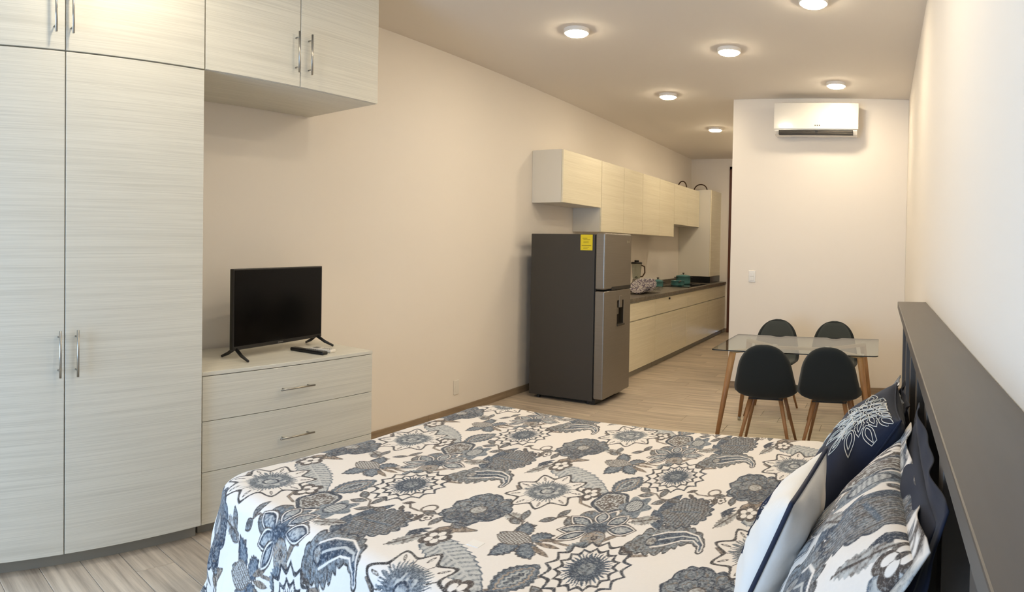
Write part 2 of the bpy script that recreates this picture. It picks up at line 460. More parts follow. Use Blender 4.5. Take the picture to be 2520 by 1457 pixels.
TH = .018; DG = .0030
def cabinet(name, label, y0, y1, z0, z1, xf, m, splits, handles, back=XL, group=None, plinth=0.0, open_bottom=False, sidem=None, doorname='door', DG=.0030):
    """a cabinet against the left wall with door fronts; splits: list of y boundaries; handles: list (y, za, zb) per door or None"""
    loc = (back + .002, (y0 + y1) / 2, z0)
    t = tag(empty(name, loc), label, 'cabinet', group)
    xb = back + .002
    box('body', xb, xf - TH - .002, y0 + .0008, y1 - .0008, z0 + plinth, z1, m if sidem is None else sidem, t, .0012, off=loc)
    if plinth: box('plinth', xb, xf - .055, y0 + .0008, y1 - .0008, z0, z0 + plinth, M['plinth'], t, .001, off=loc)
    ys = [y0] + splits + [y1]
    for i in range(len(ys) - 1):
        dd = box(doorname, xf - TH, xf, ys[i] + DG, ys[i + 1] - DG, z0 + plinth + .001, z1 - DG, m, t, .0015, off=loc)
        hnd = handles[i] if handles else None
        if hnd: bar_handle('handle', (xf, hnd[0], hnd[1]), (xf, hnd[0], hnd[2]), (1, 0, 0), dd, loc)
    return t

W0, W1, WS = 0.265, 1.727, 1.003
t = cabinet('wardrobe', 'tall pale ash wardrobe with two doors, standing on the floor beside the dresser', W0, W1, 0.0, 2.343, XW, M['ash'], [WS], [(WS - .032, .885, 1.095), (WS + .052, .885, 1.095)], plinth=.072)
t['category'] = 'wardrobe'
cabinet('overhead_cabinet', 'pale ash two-door overhead cabinet on top of the tall wardrobe', W0, W1, 2.343 + .003, HC - .004, XW, M['ash'], [WS], [(WS - .055, 2.415, 2.625), (WS + .025, 2.415, 2.625)], group='overhead cabinets of the wardrobe wall')
t = cabinet('overhead_cabinet', 'pale ash two-door overhead cabinet hanging above the dresser and television', W1 + .003, 2.955, 2.346, HC - .004, XW, M['ash'], [2.338], [(2.304, 2.415, 2.635), (2.395, 2.415, 2.635)], group='overhead cabinets of the wardrobe wall')

# dresser (turned very slightly towards the bed)
DW, DD, DH = 1.205, 0.60, 0.838
dl = (-3.140, 2.337, 0)
t = tag(empty('dresser', dl, math.radians(-1.2)), 'pale ash three-drawer dresser under the television', 'dresser')
hx, hy = DD / 2, DW / 2
xo = 0.315
box('body', -.29, xo - TH - .002, -hy + .02, hy, .06, DH - .02, M['ash'], t, .0015)
box('plinth', -.29, xo - .05, -hy + .02, hy - .002, 0, .06, M['plinth'], t, .001)
box('top', -.295, xo, -hy + .012, hy + .004, DH - .02, DH, M['ash'], t, .002)
zz = [.06, .327, .586, DH - .022]
for i in range(3):
    dr = box('drawer', xo - TH, xo, -hy + .012 + DG, hy + .004 - DG, zz[i] + .0015, zz[i + 1] - .0015, M['ash'], t, .0015)
    zc_ = [.17, .432, .698][i]
    bar_handle('handle', (xo, -.115, zc_), (xo, .122, zc_), (1, 0, 0), dr, (0, 0, 0), r=.005)

# television
tv = tag(empty('television', (-3.120, 2.455, DH), math.atan2(.81, -.15)), 'black flat screen television on two splayed feet, on the dresser', 'television')
# local x = along the screen (left->right seen from the bed), local -y = viewing side
TW, TB, TT = .80, .052, .507
bm = bm_box(bmesh.new(), -TW / 2, TW / 2, -.006, .022, TB, TT, .004)
bm_obj('casing', bm, M['black'], tv)
bm = bmesh.new(); bm_box(bm, -TW / 2 + .1, TW / 2 - .1, .022, .055, TB + .01, TB + .26, .012, 3)
bm_obj('rear_housing', bm, M['black'], tv)
box('screen', -TW / 2 + .010, TW / 2 - .010, -.0075, -.0055, TB + .022, TT - .009, M['screen'], tv, 0)
bm = bmesh.new()
for k in range(5): bm_box(bm, -.022 + k * .0095, -.016 + k * .0095, -.0072, -.0058, TB + .0075, TB + .0135)
bm_obj('logo', bm, M['grey_pl'], tv)
for s in (-1, 1):
    xx = s * (TW / 2 - .035)
    bm = bmesh.new()
    bm_tube(bm, [(xx, .008, TB + .01), (xx + s * .012, -.05, .028), (xx + s * .02, -.112, .007)], [.011, .010, .007], 8)
    bm_tube(bm, [(xx, .012, TB + .01), (xx + s * .008, .06, .028), (xx + s * .014, .105, .007)], [.011, .010, .007], 8)
    bm_obj('foot', bm, M['black'], tv, smooth=True)

def remote(name, label, loc, rz, l, wd, h, m1, m2, disp=False):
    t = tag(empty(name, loc, rz), label, 'remote')
    box('body', -wd / 2, wd / 2, -l / 2, l / 2, 0, h, m1, t, h * .35, seg=3)
    if disp: box('display', -wd / 2 + .008, wd / 2 - .008, l / 2 - .052, l / 2 - .016, h - .0006, h + .0008, M['grey_pl'], t, 0)
    bm = bmesh.new()
    rows = 4 if disp else 8
    for r in range(rows):
        for c in range(3 if not disp else 2):
            nx = 3 if not disp else 2
            x = (c - (nx - 1) / 2) * wd * .27; y_ = -l / 2 + .022 + r * .0165
            bm_box(bm, x - .004, x + .004, y_ - .004, y_ + .004, h - .0005, h + .0018, .001, 1)
    bm_obj('buttons', bm, m2, t)
remote('remote_control', 'long black remote control with grey keys on the dresser', (-3.005, 2.585, DH), math.atan2(.33, -.05) , .26, .05, .020, M['black'], M['grey_pl'])
remote('remote_control', 'small white remote control with a display beside the black one', (-2.99, 2.685, DH), math.atan2(.16, -.03) , .16, .058, .018, M['white_pl'], M['grey_pl'], True)

# socket on the left wall
s_ = tag(empty('wall_socket', (XL, 4.668, .18)), 'white blank socket plate low on the long wall', 'socket')
box('plate', 0, .008, -.038, .038, 0, .125, M['white_pl'], s_, .003)
box('insert', .007, .0105, -.024, .024, .022, .103, M['white_pl'], s_, .0015)

# ------------------------------------------------------------------ refrigerator
FX0, FX1, FY0, FY1, FH = -3.30, -2.505, 5.665, 6.335, 1.625
fl = (-2.9, 6.03, 0)
f = tag(empty('refrigerator', fl), 'dark grey two-door refrigerator with water dispenser and yellow sticker', 'refrigerator')
box('body', FX0, -2.612, FY0, FY1, .035, FH - .012, M['fr_side'], f, .006, off=fl)
ZS = 1.085
box('base_grille', -2.66, -2.585, FY0 + .01, FY1 - .01, .012, .055, M['black'], f, .003, off=fl)
for yy in (FY0 + .06, FY1 - .06):
    for xx in (FX0 + .08, -2.68):
        bm = bm_lathe(bmesh.new(), [(.02, 0), (.02, .036)], 12, (xx, yy)); bm_obj('foot', bm, M['black'], f, off=fl)
def fridge_door(nm, z0, z1):
    bm = bm_box(bmesh.new(), -2.602, FX1, FY0, FY1, z0, z1, .014, 3)
    return bm_obj(nm, bm, M['fr_door'], f, off=fl)
d1 = fridge_door('freezer_door', ZS + .008, FH)
# lower door with dispenser cut-out: built as frame pieces round the recess
dy0, dy1, dz0, dz1 = 5.985, 6.155, .735, .975
bm = bmesh.new()
bm_box(bm, -2.602, FX1, FY0, dy0, .06, ZS - .008, .010, 3); bm_box(bm, -2.602, FX1, dy1, FY1, .06, ZS - .008, .010, 3)
bm_box(bm, -2.602, FX1, dy0 - .012, dy1 + .012, .06, dz0, .001, 1); bm_box(bm, -2.602, FX1, dy0 - .012, dy1 + .012, dz1, ZS - .008, .001, 1)
bm_box(bm, -2.602, -2.562, dy0 - .01, dy1 + .01, dz0 - .01, dz1 + .01)
d2 = bm_obj('fridge_door', bm, M['fr_door'], f, off=fl)
bm = bmesh.new()
bm_box(bm, -2.562, -2.555, dy0, dy1, dz0, dz1)
bm_box(bm, -2.562, FX1 - .004, dy0, dy0 + .006, dz0, dz1); bm_box(bm, -2.562, FX1 - .004, dy1 - .006, dy1, dz0, dz1)
bm_box(bm, -2.562, FX1 - .004, dy0, dy1, dz1 - .006, dz1); bm_box(bm, -2.562, FX1 + .012, dy0 - .004, dy1 + .004, dz0 - .014, dz0 + .004, .002)
disp = bm_obj('water_dispenser', bm, M['fr_dark'], d2, off=fl)
bm = bmesh.new(); bm_box(bm, -2.552, FX1 + .004, 6.035, 6.105, .90, 1.02, .006); bm_box(bm, -2.548, -2.535, 6.045, 6.095, .83, .90, .003)
bm_obj('dispenser_lever', bm, M['fr_door'], d2, off=fl)
box('grip_recess', -2.56, FX1 + .0015, FY0 + .17, FY1 - .012, ZS - .004, ZS + .030, M['black'], d1, .003, off=fl)
box('door_gasket', -2.614, -2.60, FY0 + .012, FY1 - .012, .07, FH - .02, M['black'], f, .001, off=fl)
bm = bmesh.new()
bm_lathe(bm, [(.0, 0), (.014, 0), (.014, .001), (0, .001)], 20)
bmesh.ops.transform(bm, matrix=Matrix.Translation((FX1, 6.22, FH - .075)) @ Matrix.Rotation(math.radians(90), 4, 'Y'), verts=bm.verts)
for a, b in ((6.243, 6.251), (6.257, 6.265), (6.271, 6.279)): bm_box(bm, FX1 - .0005, FX1 + .001, a, b, FH - .084, FH - .066)
bm_obj('logo', bm, M['steel'], d1, off=fl)
lab = box('energy_label', -2.76, -2.635, FY0 - .0015, FY0 + .001, FH - .165, FH - .018, M['yellow'], f, 0, off=fl)
bm = bmesh.new()
for zz_, a, b, hh in ((.032, .02, .07, .004), (.046, .03, .10, .004), (.060, .03, .085, .003), (.074, .03, .085, .003), (.100, .012, .112, .006), (.118, .03, .09, .003), (.130, .03, .075, .003)):
    bm_box(bm, -2.76 + a, -2.76 + b, FY0 - .0022, FY0 - .0013, FH - .018 - zz_ - hh, FH - .018 - zz_)
bm_obj('label_print', bm, M['label_ink'], lab, off=fl)

# ------------------------------------------------------------------ kitchen
XU, XK, XC = -3.097, -2.772, -2.758
ZT = 2.472
def kcab(name, label, y0, y1, z0, z1, splits, xf=XU, group='upper kitchen cabinets'):
    return cabinet(name, label, y0, y1, z0, z1, xf, M['ash_k'], splits, None, group=group, sidem=M['ash_side'], DG=.0045)
kcab('upper_cabinet', 'cream wood-grain upper cabinet above the refrigerator, with plain grey side', 5.925, 6.872, 1.935, ZT, [])
kcab('upper_cabinet', 'cream two-door upper kitchen cabinet next to the one above the refrigerator', 6.875, 8.197, 1.665, ZT, [7.546])
kcab('upper_cabinet', 'cream two-door upper kitchen cabinet between its twin and the cabinet over the hob', 8.200, 9.553, 1.665, ZT, [8.881])
kcab('upper_cabinet', 'short cream upper kitchen cabinet over the hob', 9.556, 10.935, 1.857, ZT, [10.245])
t = tag(empty('tall_cabinet', (XL + .002, 11.27, .909)), 'tall cream cabinet on a black stone base at the far end of the counter', 'cabinet')
lo = (XL + .002, 11.27, .909)
box('base_block', XL + .002, -2.885, 10.945, YE - .004, .909, 1.020, M['black_stone'], t, .002, off=lo)
box('body', XL + .002, -2.905, 10.94, YE - .004, 1.021, ZT + .025, M['ash_side'], t, .0015, off=lo)
box('door', -2.903, -2.885, 10.94 + DG, YE - .004 - DG, 1.023, ZT + .023, M['ash_k'], t, .0015, off=lo)

def base_unit(label, y0, y1, dsplit, key=None):
    lo = (XL + .002, (y0 + y1) / 2, 0)
    t = tag(empty('base_cabinet', lo), label, 'cabinet', 'base kitchen cabinets')
    box('body', XL + .002, XK - TH - .002, y0 + .001, y1 - .001, .072, .866, M['ash_side'], t, .001, off=lo)
    box('plinth', XL + .002, XK - .04, y0 + .001, y1 - .001, 0, .072, M['plinth'], t, .001, off=lo)
    dr = box('drawer', XK - TH, XK, y0 + DG, y1 - DG, .652, .850, M['ash_k'], t, .0015, off=lo)
    if key: bm = bmesh.new(); bm_lathe(bm, [(0, 0), (.014, 0), (.014, .016), (0, .016)], 14); bmesh.ops.transform(bm, matrix=Matrix.Translation((XK, key, .826)) @ Matrix.Rotation(math.radians(90), 4, 'Y'), verts=bm.verts); bm_obj('lock', bm, M['black'], dr, off=lo)
    ys = [y0] + dsplit + [y1]
    for a, b in zip(ys, ys[1:]): box('door', XK - TH, XK, a + .0035, b - .0035, .074, .638, M['ash_k'], t, .0015, off=lo)
base_unit('cream base cabinet with drawer, next to the refrigerator under the countertop', 6.93, 7.868, [])
base_unit('cream base cabinet with a small black lock on its wide drawer', 7.871, 9.214, [8.54], 8.40)
base_unit('wide cream base cabinet at the far end of the counter below the hob', 9.217, YE - .004, [10.42])
ct = tag(empty('countertop', (XL + .002, 9.27, .868)), 'grey stone kitchen countertop carrying the hob, pots and dishes', 'countertop')
lo = (XL + .002, 9.27, .868)
box('slab', XL + .002, XC, 6.925, YE - .003, .868, .909, M['stone'], ct, .003, off=lo)
us = box('upstand', XL + .002, XL + .022, 6.925, 10.94, .909, .985, M['stone'], None, .002); tag(us, 'low grey stone upstand strip along the wall behind the countertop', 'backsplash')
# hob
hb_ = tag(empty('induction_hob', (-3.04, 10.02, .909)), 'black glass hob set in the grey countertop', 'hob')
box('glass', -.235, .215, -.52, .50, 0, .007, M['hob'], hb_, .002)
for i, (a, b, r) in enumerate(((-.11, -.28, .09), (.1, -.28, .07), (-.11, .26, .09), (.1, .26, .07))):
    bm = bmesh.new(); bm_tube(bm, [(a + r * math.cos(k / 28 * 2 * math.pi), b + r * math.sin(k / 28 * 2 * math.pi), .0068) for k in range(28)], .0015, 4, closed=True)
    bm_obj('cooking_zone', bm, M['grey_pl'], hb_)

def pot(name, label, loc, r, h, lid=True, handle=None, loops=True, rz=0):
    t = tag(empty(name, loc, rz), label, 'pot')
    lathe('body', [(0, 0), (r * .9, 0), (r * .97, .008), (r, h * .3), (r, h), (r + .004, h + .002), (r - .004, h), (r - .006, .012), (0, .01)], M['teal'], t, 36, cap=False)
    if lid:
        ld = lathe('lid', [(r + .003, h + .001), (r + .002, h + .007), (r * .75, h + .02), (r * .3, h + .03), (0, h + .032)], M['teal'], t, 36, cap=True)
        lathe('knob', [(.006, h + .028), (.007, h + .04), (.020, h + .046), (.020, h + .054), (.012, h + .058), (0, h + .058)], M['black'], ld, 16)
    if loops:
        for s in (-1, 1):
            tube('side_handle', [(s * (r - .002), -.035, h - .02), (s * (r + .028), -.03, h - .016), (s * (r + .034), 0, h - .014), (s * (r + .028), .03, h - .016), (s * (r - .002), .035, h - .02)], .006, M['black'], t, 8)
    if handle:
        tube('long_handle', [(r - .003, 0, h - .02), (r + .05, 0, h - .008), (r + handle, 0, h + .01)], [.008, .009, .011], M['grey_pl'], t, 8)
    return t
pot('cooking_pot', 'small teal lidded pot beside the dishes on the counter', (-3.27, 9.36, .909), .082, .085, rz=.7)
pot('saucepan', 'low teal saucepan with grey handle on the hob', (-3.10, 9.80, .916), .105, .075, lid=False, handle=.16, loops=False, rz=math.radians(-62))
pot('stock_pot', 'large teal lidded pot at the back of the hob', (-3.16, 10.29, .916), .118, .125, rz=.7)
b_ = lathe('bowl', [(0, 0), (.045, 0), (.05, .006), (.085, .04), (.088, .045), (.082, .042), (.046, .012), (0, .010)], M['cream_bowl'], None, 32, cap=False)
b_.location = (-3.34, 9.10, .909); tag(b_, 'cream bowl behind the dishes on the counter', 'bowl')
# blender
bl = tag(empty('blender', (-3.19, 8.26, .909), .6), 'blender with clear jar, black lid and black base next to the refrigerator', 'blender')
lathe('base', [(.085, 0), (.088, .01), (.082, .05), (.06, .12), (.055, .125), (0, .125)], M['black'], bl, 28)
lathe('collar', [(.052, .125), (.054, .13), (.050, .165), (0, .165)], M['steel'], bl, 28)
lathe('jar', [(.045, .166), (.052, .18), (.07, .36), (.072, .37), (.068, .37), (.049, .185), (.04, .172), (0, .172)], M['jar'], bl, 28, cap=False)
lathe('blade', [(.02, .174), (.026, .182), (.012, .20), (0, .205)], M['steel'], bl, 12)
lid = lathe('lid', [(.074, .368), (.075, .385), (.06, .392), (0, .392)], M['black'], bl, 28)
lathe('cap', [(.03, .392), (.03, .412), (.026, .416), (0, .416)], M['black'], lid, 20)
tube('jar_handle', [(.068, 0, .35), (.11, 0, .33), (.115, 0, .25), (.085, 0, .20), (.055, 0, .195)], .009, M['wicker'], bl, 8)
# dish rack with plates
RK = (-2.945, 7.90, .909)
rk = tag(empty('dish_rack', RK), 'chrome wire dish rack holding patterned plates on the counter', 'dish rack')
bm = bmesh.new()
def rect_loop(hx_, hy_, z, r=.0028):
    bm_tube(bm, [(-hx_, -hy_, z), (hx_, -hy_, z), (hx_, hy_, z), (-hx_, hy_, z)], r, 6, closed=True)
rect_loop(.15, .20, .008); rect_loop(.165, .215, .085); rect_loop(.158, .208, .045)
for k in range(9):
    yy = -.20 + k * .05
    bm_tube(bm, [(-.165, yy, .085), (-.15, yy, .008), (.15, yy, .008), (.165, yy, .085)], .002, 5)
bm_obj('wire_frame', bm, M['wire'], rk)
for k in range(7):
    p_ = lathe('plate', [(0, 0), (.055, 0), (.06, .003), (.115, .016), (.118, .018), (.112, .017), (.058, .007), (0, .005)], M['plate'], None, 36, cap=False)
    p_.rotation_euler = (math.radians(46 + 7 * math.sin(k * 2.1)), 0, random.uniform(-.2, .2))
    p_.location = (RK[0] + random.uniform(-.02, .02), RK[1] - .135 + k * .042, RK[2] + .092)
    tag(p_, 'patterned plate leaning in the chrome dish rack', 'plate', 'plates in the dish rack')
# baskets on top of the upper cabinets
for (x0_, y0_, z0_, r_, hh, lab_) in ((-3.28, 10.52, ZT, .095, .130, 'small dark basket whose arched handle shows above the cabinet over the hob'), (-3.18, 11.28, ZT + .025, .150, .125, 'larger dark basket with arched handle on top of the tall end cabinet')):
    bk = tag(empty('basket', (x0_, y0_, z0_), math.radians(75)), lab_, 'basket')
    lathe('bowl', [(0, 0), (r_ * .75, 0), (r_ * .85, .012), (r_ * .9, .022), (r_ * .86, .022), (r_ * .7, .006), (0, .006)], M['wicker'], bk, 28, cap=False)
    bm = bmesh.new()
    bm_tube(bm, [(0, r_ * .88 * math.cos(a), .018 + (hh - .018) * math.sin(a)) for a in [math.pi * k / 16 for k in range(17)]], .010, 8)
    bm_obj('handle', bm, M['wicker'], bk, smooth=True)

# ------------------------------------------------------------------ air conditioner and switch
AX0, AX1, AY, AZ0, AZ1 = -1.150, -0.272, YP, 2.690, 3.020
ac = tag(empty('air_conditioner', ((AX0 + AX1) / 2, AY, AZ0)), 'white split air conditioner mounted high on the partition wall', 'air conditioner')
o_ = ((AX0 + AX1) / 2, AY, AZ0)
prof = [(AY, AZ0 + .01), (AY - .10, AZ0), (AY - .165, AZ0 + .012), (AY - .188, AZ0 + .045), (AY - .188, AZ1 - .012), (AY - .178, AZ1), (AY, AZ1)]
bm_obj('body', bm_prism_x(bmesh.new(), prof, AX0 + .012, AX1 - .012), M['ac_white'], ac, off=o_)
bm = bm_box(bmesh.new(), AX0, AX1, AY - .200, AY - .186, AZ0 + .062, AZ1 + .002, .006, 3)
fp = bm_obj('front_panel', bm, M['ac_white'], ac, off=o_)
bm = bmesh.new()
for k, xx in enumerate((-.722, -.700, -.678)): bm_box(bm, xx, xx + .010, AY - .2008, AY - .1995, AZ0 + .092, AZ0 + .106)
bm_obj('display_marks', bm, M['vane'], fp, off=o_)
bm = bmesh.new(); bm_box(bm, AX0 + .055, AX1 - .055, AY - .192, AY - .12, AZ0 + .008, AZ0 + .055)
vent = bm_obj('air_outlet', bm, M['dark_vent'], ac, off=o_)
for zz_ in (.018, .036):
    bm = bmesh.new(); bm_box(bm, AX0 + .06, AX1 - .06, AY - .1965, AY - .185, AZ0 + zz_, AZ0 + zz_ + .008, .001)
    bm_obj('vane', bm, M['vane'], vent, off=o_)
box('vane_clip', -.72, -.69, AY - .1975, AY - .185, AZ0 + .02, AZ0 + .053, M['black'], vent, .001, off=o_)
sw = tag(empty('light_switch', (-1.38, YP, 1.15)), 'white light switch plate on the partition wall', 'switch')
box('plate', -.038, .038, -.008, 0, 0, .122, M['white_pl'], sw, .003)
for k in range(2): box('rocker', -.022, .022, -.0135, -.007, .020 + k * .042, .058 + k * .042, M['white_pl'], sw, .0015)

# ------------------------------------------------------------------ ceiling lights
def ceiling_light(x, y, lab):
    t = tag(empty('ceiling_light', (x, y, HC)), lab, 'light', 'round ceiling lights')
    lathe('housing', [(.096, 0), (.096, -.024), (.092, -.029), (.085, -.029), (.085, -.008), (0, -.008)], M['lamp_case'], t, 36, cap=False)
    lathe('diffuser', [(0, -.043), (.055, -.0425), (.074, -.039), (.082, -.032), (.0835, -.010)], M['lamp'], t, 28, cap=False)
ceiling_light(-2.24, 4.46, 'round glowing ceiling light in front of the refrigerator, farthest from the table')
ceiling_light(-0.477, 4.256, 'round glowing ceiling light between the bed and the dining table, by the right wall')
ceiling_light(-1.262, 5.24, 'round glowing ceiling light above the dining table')
ceiling_light(-0.477, 6.385, 'round glowing ceiling light just in front of the air conditioner')
ceiling_light(-2.255, 6.66, 'round glowing ceiling light over the start of the kitchen')
ceiling_light(-2.25, 8.65, 'round glowing ceiling light deepest in the kitchen passage')
ceiling_light(-2.05, 10.15, 'added round light, unseen behind the partition, brightening the far end of the kitchen passage')  # added lamp, hidden from the camera, to lift the dim kitchen end
ceiling_light(-1.262, 3.00, 'round glowing ceiling light above the foot of the bed')
ceiling_light(-2.38, 1.25, 'round glowing ceiling light in front of the tall wardrobe')
ceiling_light(-0.477, 2.10, 'round glowing ceiling light above the headboard')

# ------------------------------------------------------------------ dining table
TX0, TX1, TY0, TY1, TZ = -1.245, -0.010, 4.80, 5.74, .75
tc_ = ((TX0 + TX1) / 2, (TY0 + TY1) / 2, 0)
tb = tag(empty('dining_table', tc_), 'rectangular glass-topped dining table with slanted wooden legs', 'table')
bm = bmesh.new()
hx_, hy_ = (TX1 - TX0) / 2, (TY1 - TY0) / 2
def rrect(hx_, hy_, r, n=5):
    pts = []
    for cx, cy, a0 in ((hx_ - r, hy_ - r, 0), (-hx_ + r, hy_ - r, 90), (-hx_ + r, -hy_ + r, 180), (hx_ - r, -hy_ + r, 270)):
        for k in range(n + 1):
            a = math.radians(a0 + 90 * k / n); pts.append((cx + r * math.cos(a), cy + r * math.sin(a)))
    return pts
pp = rrect(hx_, hy_, .03)
top = [bm.verts.new((x, y, TZ)) for x, y in pp]; bot = [bm.verts.new((x, y, TZ - .009)) for x, y in pp]
bm.faces.new(top); bm.faces.new(bot[::-1])
gt = bm_obj('glass_top', bm, M['glass'], tb)
bm = bmesh.new()
top = [bm.verts.new((x, y, TZ - .0005)) for x, y in pp]; bot = [bm.verts.new((x, y, TZ - .0085)) for x, y in pp]
n_ = len(pp)
for i in range(n_): bm.faces.new((top[i], top[(i + 1) % n_], bot[(i + 1) % n_], bot[i]))
bm_obj('glass_edge', bm, M['glass_edge'], gt)
lx, ly = .495, .335
for sx in (-1, 1):
    for sy in (-1, 1):
        lg = tube('leg', [(sx * (lx - .01), sy * (ly - .01), TZ - .040), (sx * (lx + .085), sy * (ly + .09), .035)], [.026, .015], M['leg_wood'], tb, 14)
        lathe('foot', [(.014, 0), (.014, .036), (0, .036)], M['steel'], lg, 12, c=(sx * (lx + .088), sy * (ly + .093)))
bm = bmesh.new()
def beam(a, b, w_=.045, h_=.022, z=TZ - .043):
    a, b = Vector((*a, z)), Vector((*b, z)); d = (b - a); L_ = d.length; ang = math.atan2(d.y, d.x)
    bm_box(bm, 0, L_, -w_ / 2, w_ / 2, 0, h_, .003, 2, Matrix.Translation(a) @ Matrix.Rotation(ang, 4, 'Z'))
j = .20
beam((-j, 0), (j, 0))
for sx in (-1, 1):
    for sy in (-1, 1): beam((sx * j, 0), (sx * lx, sy * ly))
bm_obj('frame', bm, M['frame_wood'], tb)
for sx in (-1, 1):
    for (px, py) in ((sx * j * 1.05, 0), (sx * lx, -ly), (sx * lx, ly)):
        lathe('glass_pad', [(.016, TZ - .022), (.020, TZ - .0095), (0, TZ - .0095)], M['white_pl'], tb, 16, c=(px, py))

# ------------------------------------------------------------------ dining chairs
def make_chair():
    t = empty('dining_chair')
    prof = [(.225, .443), (.20, .455), (.10, .452), (0, .444), (-.09, .440), (-.15, .452), (-.188, .492), (-.212, .555), (-.232, .63), (-.250, .71), (-.264, .785), (-.272, .835)]
    # resample smoothly (Catmull-Rom)
    P = [Vector((0, a, b)) for a, b in prof]
    pts = []
    for i in range(len(P) - 1):
        p0, p1, p2, p3 = P[max(i - 1, 0)], P[i], P[i + 1], P[min(i + 2, len(P) - 1)]
        for k in range(4):
            s = k / 4
            pts.append(.5 * ((2 * p1) + (p2 - p0) * s + (2 * p0 - 5 * p1 + 4 * p2 - p3) * s * s + (3 * p1 - p0 - 3 * p2 + p3) * s ** 3))
    pts.append(P[-1])
    cum = [0]
    for a, b in zip(pts, pts[1:]): cum.append(cum[-1] + (b - a).length)
    Ltot = cum[-1]
    nu = 17
    def halfw(s):
        d1 = s; d2 = Ltot - s
        if s < .26: base = .205 + .020 * s / .26
        elif s < .46: base = .225
        else: base = .225 - (s - .46) / (Ltot - .46) * .066
        e = 1.0
        if d1 < .13: e *= (1 - (1 - d1 / .13) ** 2.6) ** .42 if d1 > 0 else 0
        if d2 < .19: e *= (1 - (1 - d2 / .19) ** 2.5) ** .45 if d2 > 0 else 0
        return max(base * e, .02)
    grid_t, grid_b = [], []
    for i, p in enumerate(pts):
        d = (pts[min(i + 1, len(pts) - 1)] - pts[max(i - 1, 0)]).normalized()
        nrm = Vector((0, -d.z, d.y)) if True else None
        nrm = Vector((1, 0, 0)).cross(d).normalized()
        if nrm.y * 1 + nrm.z * 1 < 0: nrm = -nrm
        s = cum[i]; hw = halfw(s)
        edge = max(0, min(1, min(s, Ltot - s) / .03)) ** .5
        rt, rb = [], []
        for k in range(nu):
            u = -1 + 2 * k / (nu - 1)
            cup = .034 * abs(u) ** 2.2 * (hw / .22) * (1.0 if s > .35 else .6 + .4 * s / .35)
            th = .019 * math.sqrt(max(0, 1 - abs(u) ** 5)) * edge
            c = p + Vector((u * hw, 0, 0)) + nrm * cup
            rt.append(c + nrm * th); rb.append(c - nrm * th)
        grid_t.append(rt); grid_b.append(rb)
    def grid_obj(nm, grids, m):
        bm = bmesh.new()
        for g, flip in grids:
            vs = [[bm.verts.new(v) for v in r] for r in g]
            for a in range(len(vs) - 1):
                for k in range(nu - 1):
                    q = (vs[a][k], vs[a][k + 1], vs[a + 1][k + 1], vs[a + 1][k])
                    bm.faces.new(q[::-1] if flip else q)
        bmesh.ops.remove_doubles(bm, verts=bm.verts, dist=.0008)
        return bm_obj(nm, bm, m, t, smooth=True)
    grid_obj('shell', [(grid_t, False), (grid_b, True)], M['chair'])
    # thin inner pad in greyer cloth
    inner = []
    for i in range(2, len(pts) - 2):
        r = []
        for k in range(nu):
            q = grid_t[i][k]; c = grid_t[i][nu // 2]
            d = (pts[min(i + 1, len(pts) - 1)] - pts[max(i - 1, 0)]).normalized(); nrm = Vector((1, 0, 0)).cross(d).normalized()
            if nrm.y + nrm.z < 0: nrm = -nrm
            u = -1 + 2 * k / (nu - 1)
            r.append(c + (q - c) * .93 + nrm * (.004 * (1 - u ** 4) + .0015))
        inner.append(r)
    grid_obj('seat_pad', [(inner, False)], M['chair_in'])
    for sx in (-1, 1):
        for sy, fy in ((1, .215), (-1, -.225)):
            tube('leg', [(sx * .105, sy * .105 - .01, .432), (sx * .205, fy, 0.0)], [.0165, .0095], M['leg_wood'], t, 12)
    bm = bmesh.new(); bm_box(bm, -.125, .125, -.135, .115, .418, .428, .003)
    bm_obj('mount_plate', bm, M['black'], t)
    return t
G = 'dining chairs at the glass table'
ch0 = make_chair()
spots = [(-.815, 4.845, 2, 'charcoal shell chair with its back to the bed, on the refrigerator side'),
         (-.345, 4.850, -3, 'charcoal shell chair with its back to the bed, on the headboard wall side'),
         (-.985, 6.05, 178, 'charcoal shell chair facing the bed from behind the table, on the refrigerator side'),
         (-.425, 6.05, 182, 'charcoal shell chair facing the bed from behind the table, on the headboard wall side')]
for i, (x, y, a, lab_) in enumerate(spots):
    c = ch0 if i == 0 else copy_tree(ch0)
    c.location = (x, y, 0); c.rotation_euler = (0, 0, math.radians(a)); tag(c, lab_, 'chair', G)

# ------------------------------------------------------------------ headboard and bed
hbo = tag(empty('headboard', (.17, 2.22, 0)), 'wide grey painted headboard with a deep top ledge and upright battens', 'headboard')
HY0, HY1, HZ = .30, 3.645, 1.232
lo = (.17, 2.22, 0)
box('top_ledge', .092, XR - .002, HY0, HY1, HZ - .036, HZ, M['hb'], hbo, .003, off=lo)
box('back_panel', .190, XR - .003, HY0 + .01, HY1 - .01, 0.0, HZ - .037, M['hb'], hbo, .001, off=lo)
box('top_rail', .124, .189, HY0 + .01, HY1 - .01, HZ - .115, HZ - .037, M['hb'], hbo, .002, off=lo)
yy = HY0 + .01
while yy < HY1 - .05:
    box('batten', .124, .189, yy, min(yy + .085, HY1 - .01), 0.0, HZ - .1155, M['hb'], hbo, .002, off=lo)
    yy += .465
BX0, BX1, BY0, BY1 = -2.160, .075, 1.320, 3.185
bd = tag(empty('bed', (-1.0, 2.2, 0)), 'wide double bed with mattress under the floral bedspread', 'bed')
lo = (-1.0, 2.2, 0)
box('mattress', BX0 + .075, BX1, BY0 + .075, BY1 - .075, .30, ZB - .03, M['mattress'], bd, .05, off=lo, seg=4)
box('base', BX0 + .10, BX1, BY0 + .10, BY1 - .10, .10, .30, M['bed_base'], bd, .004, off=lo)
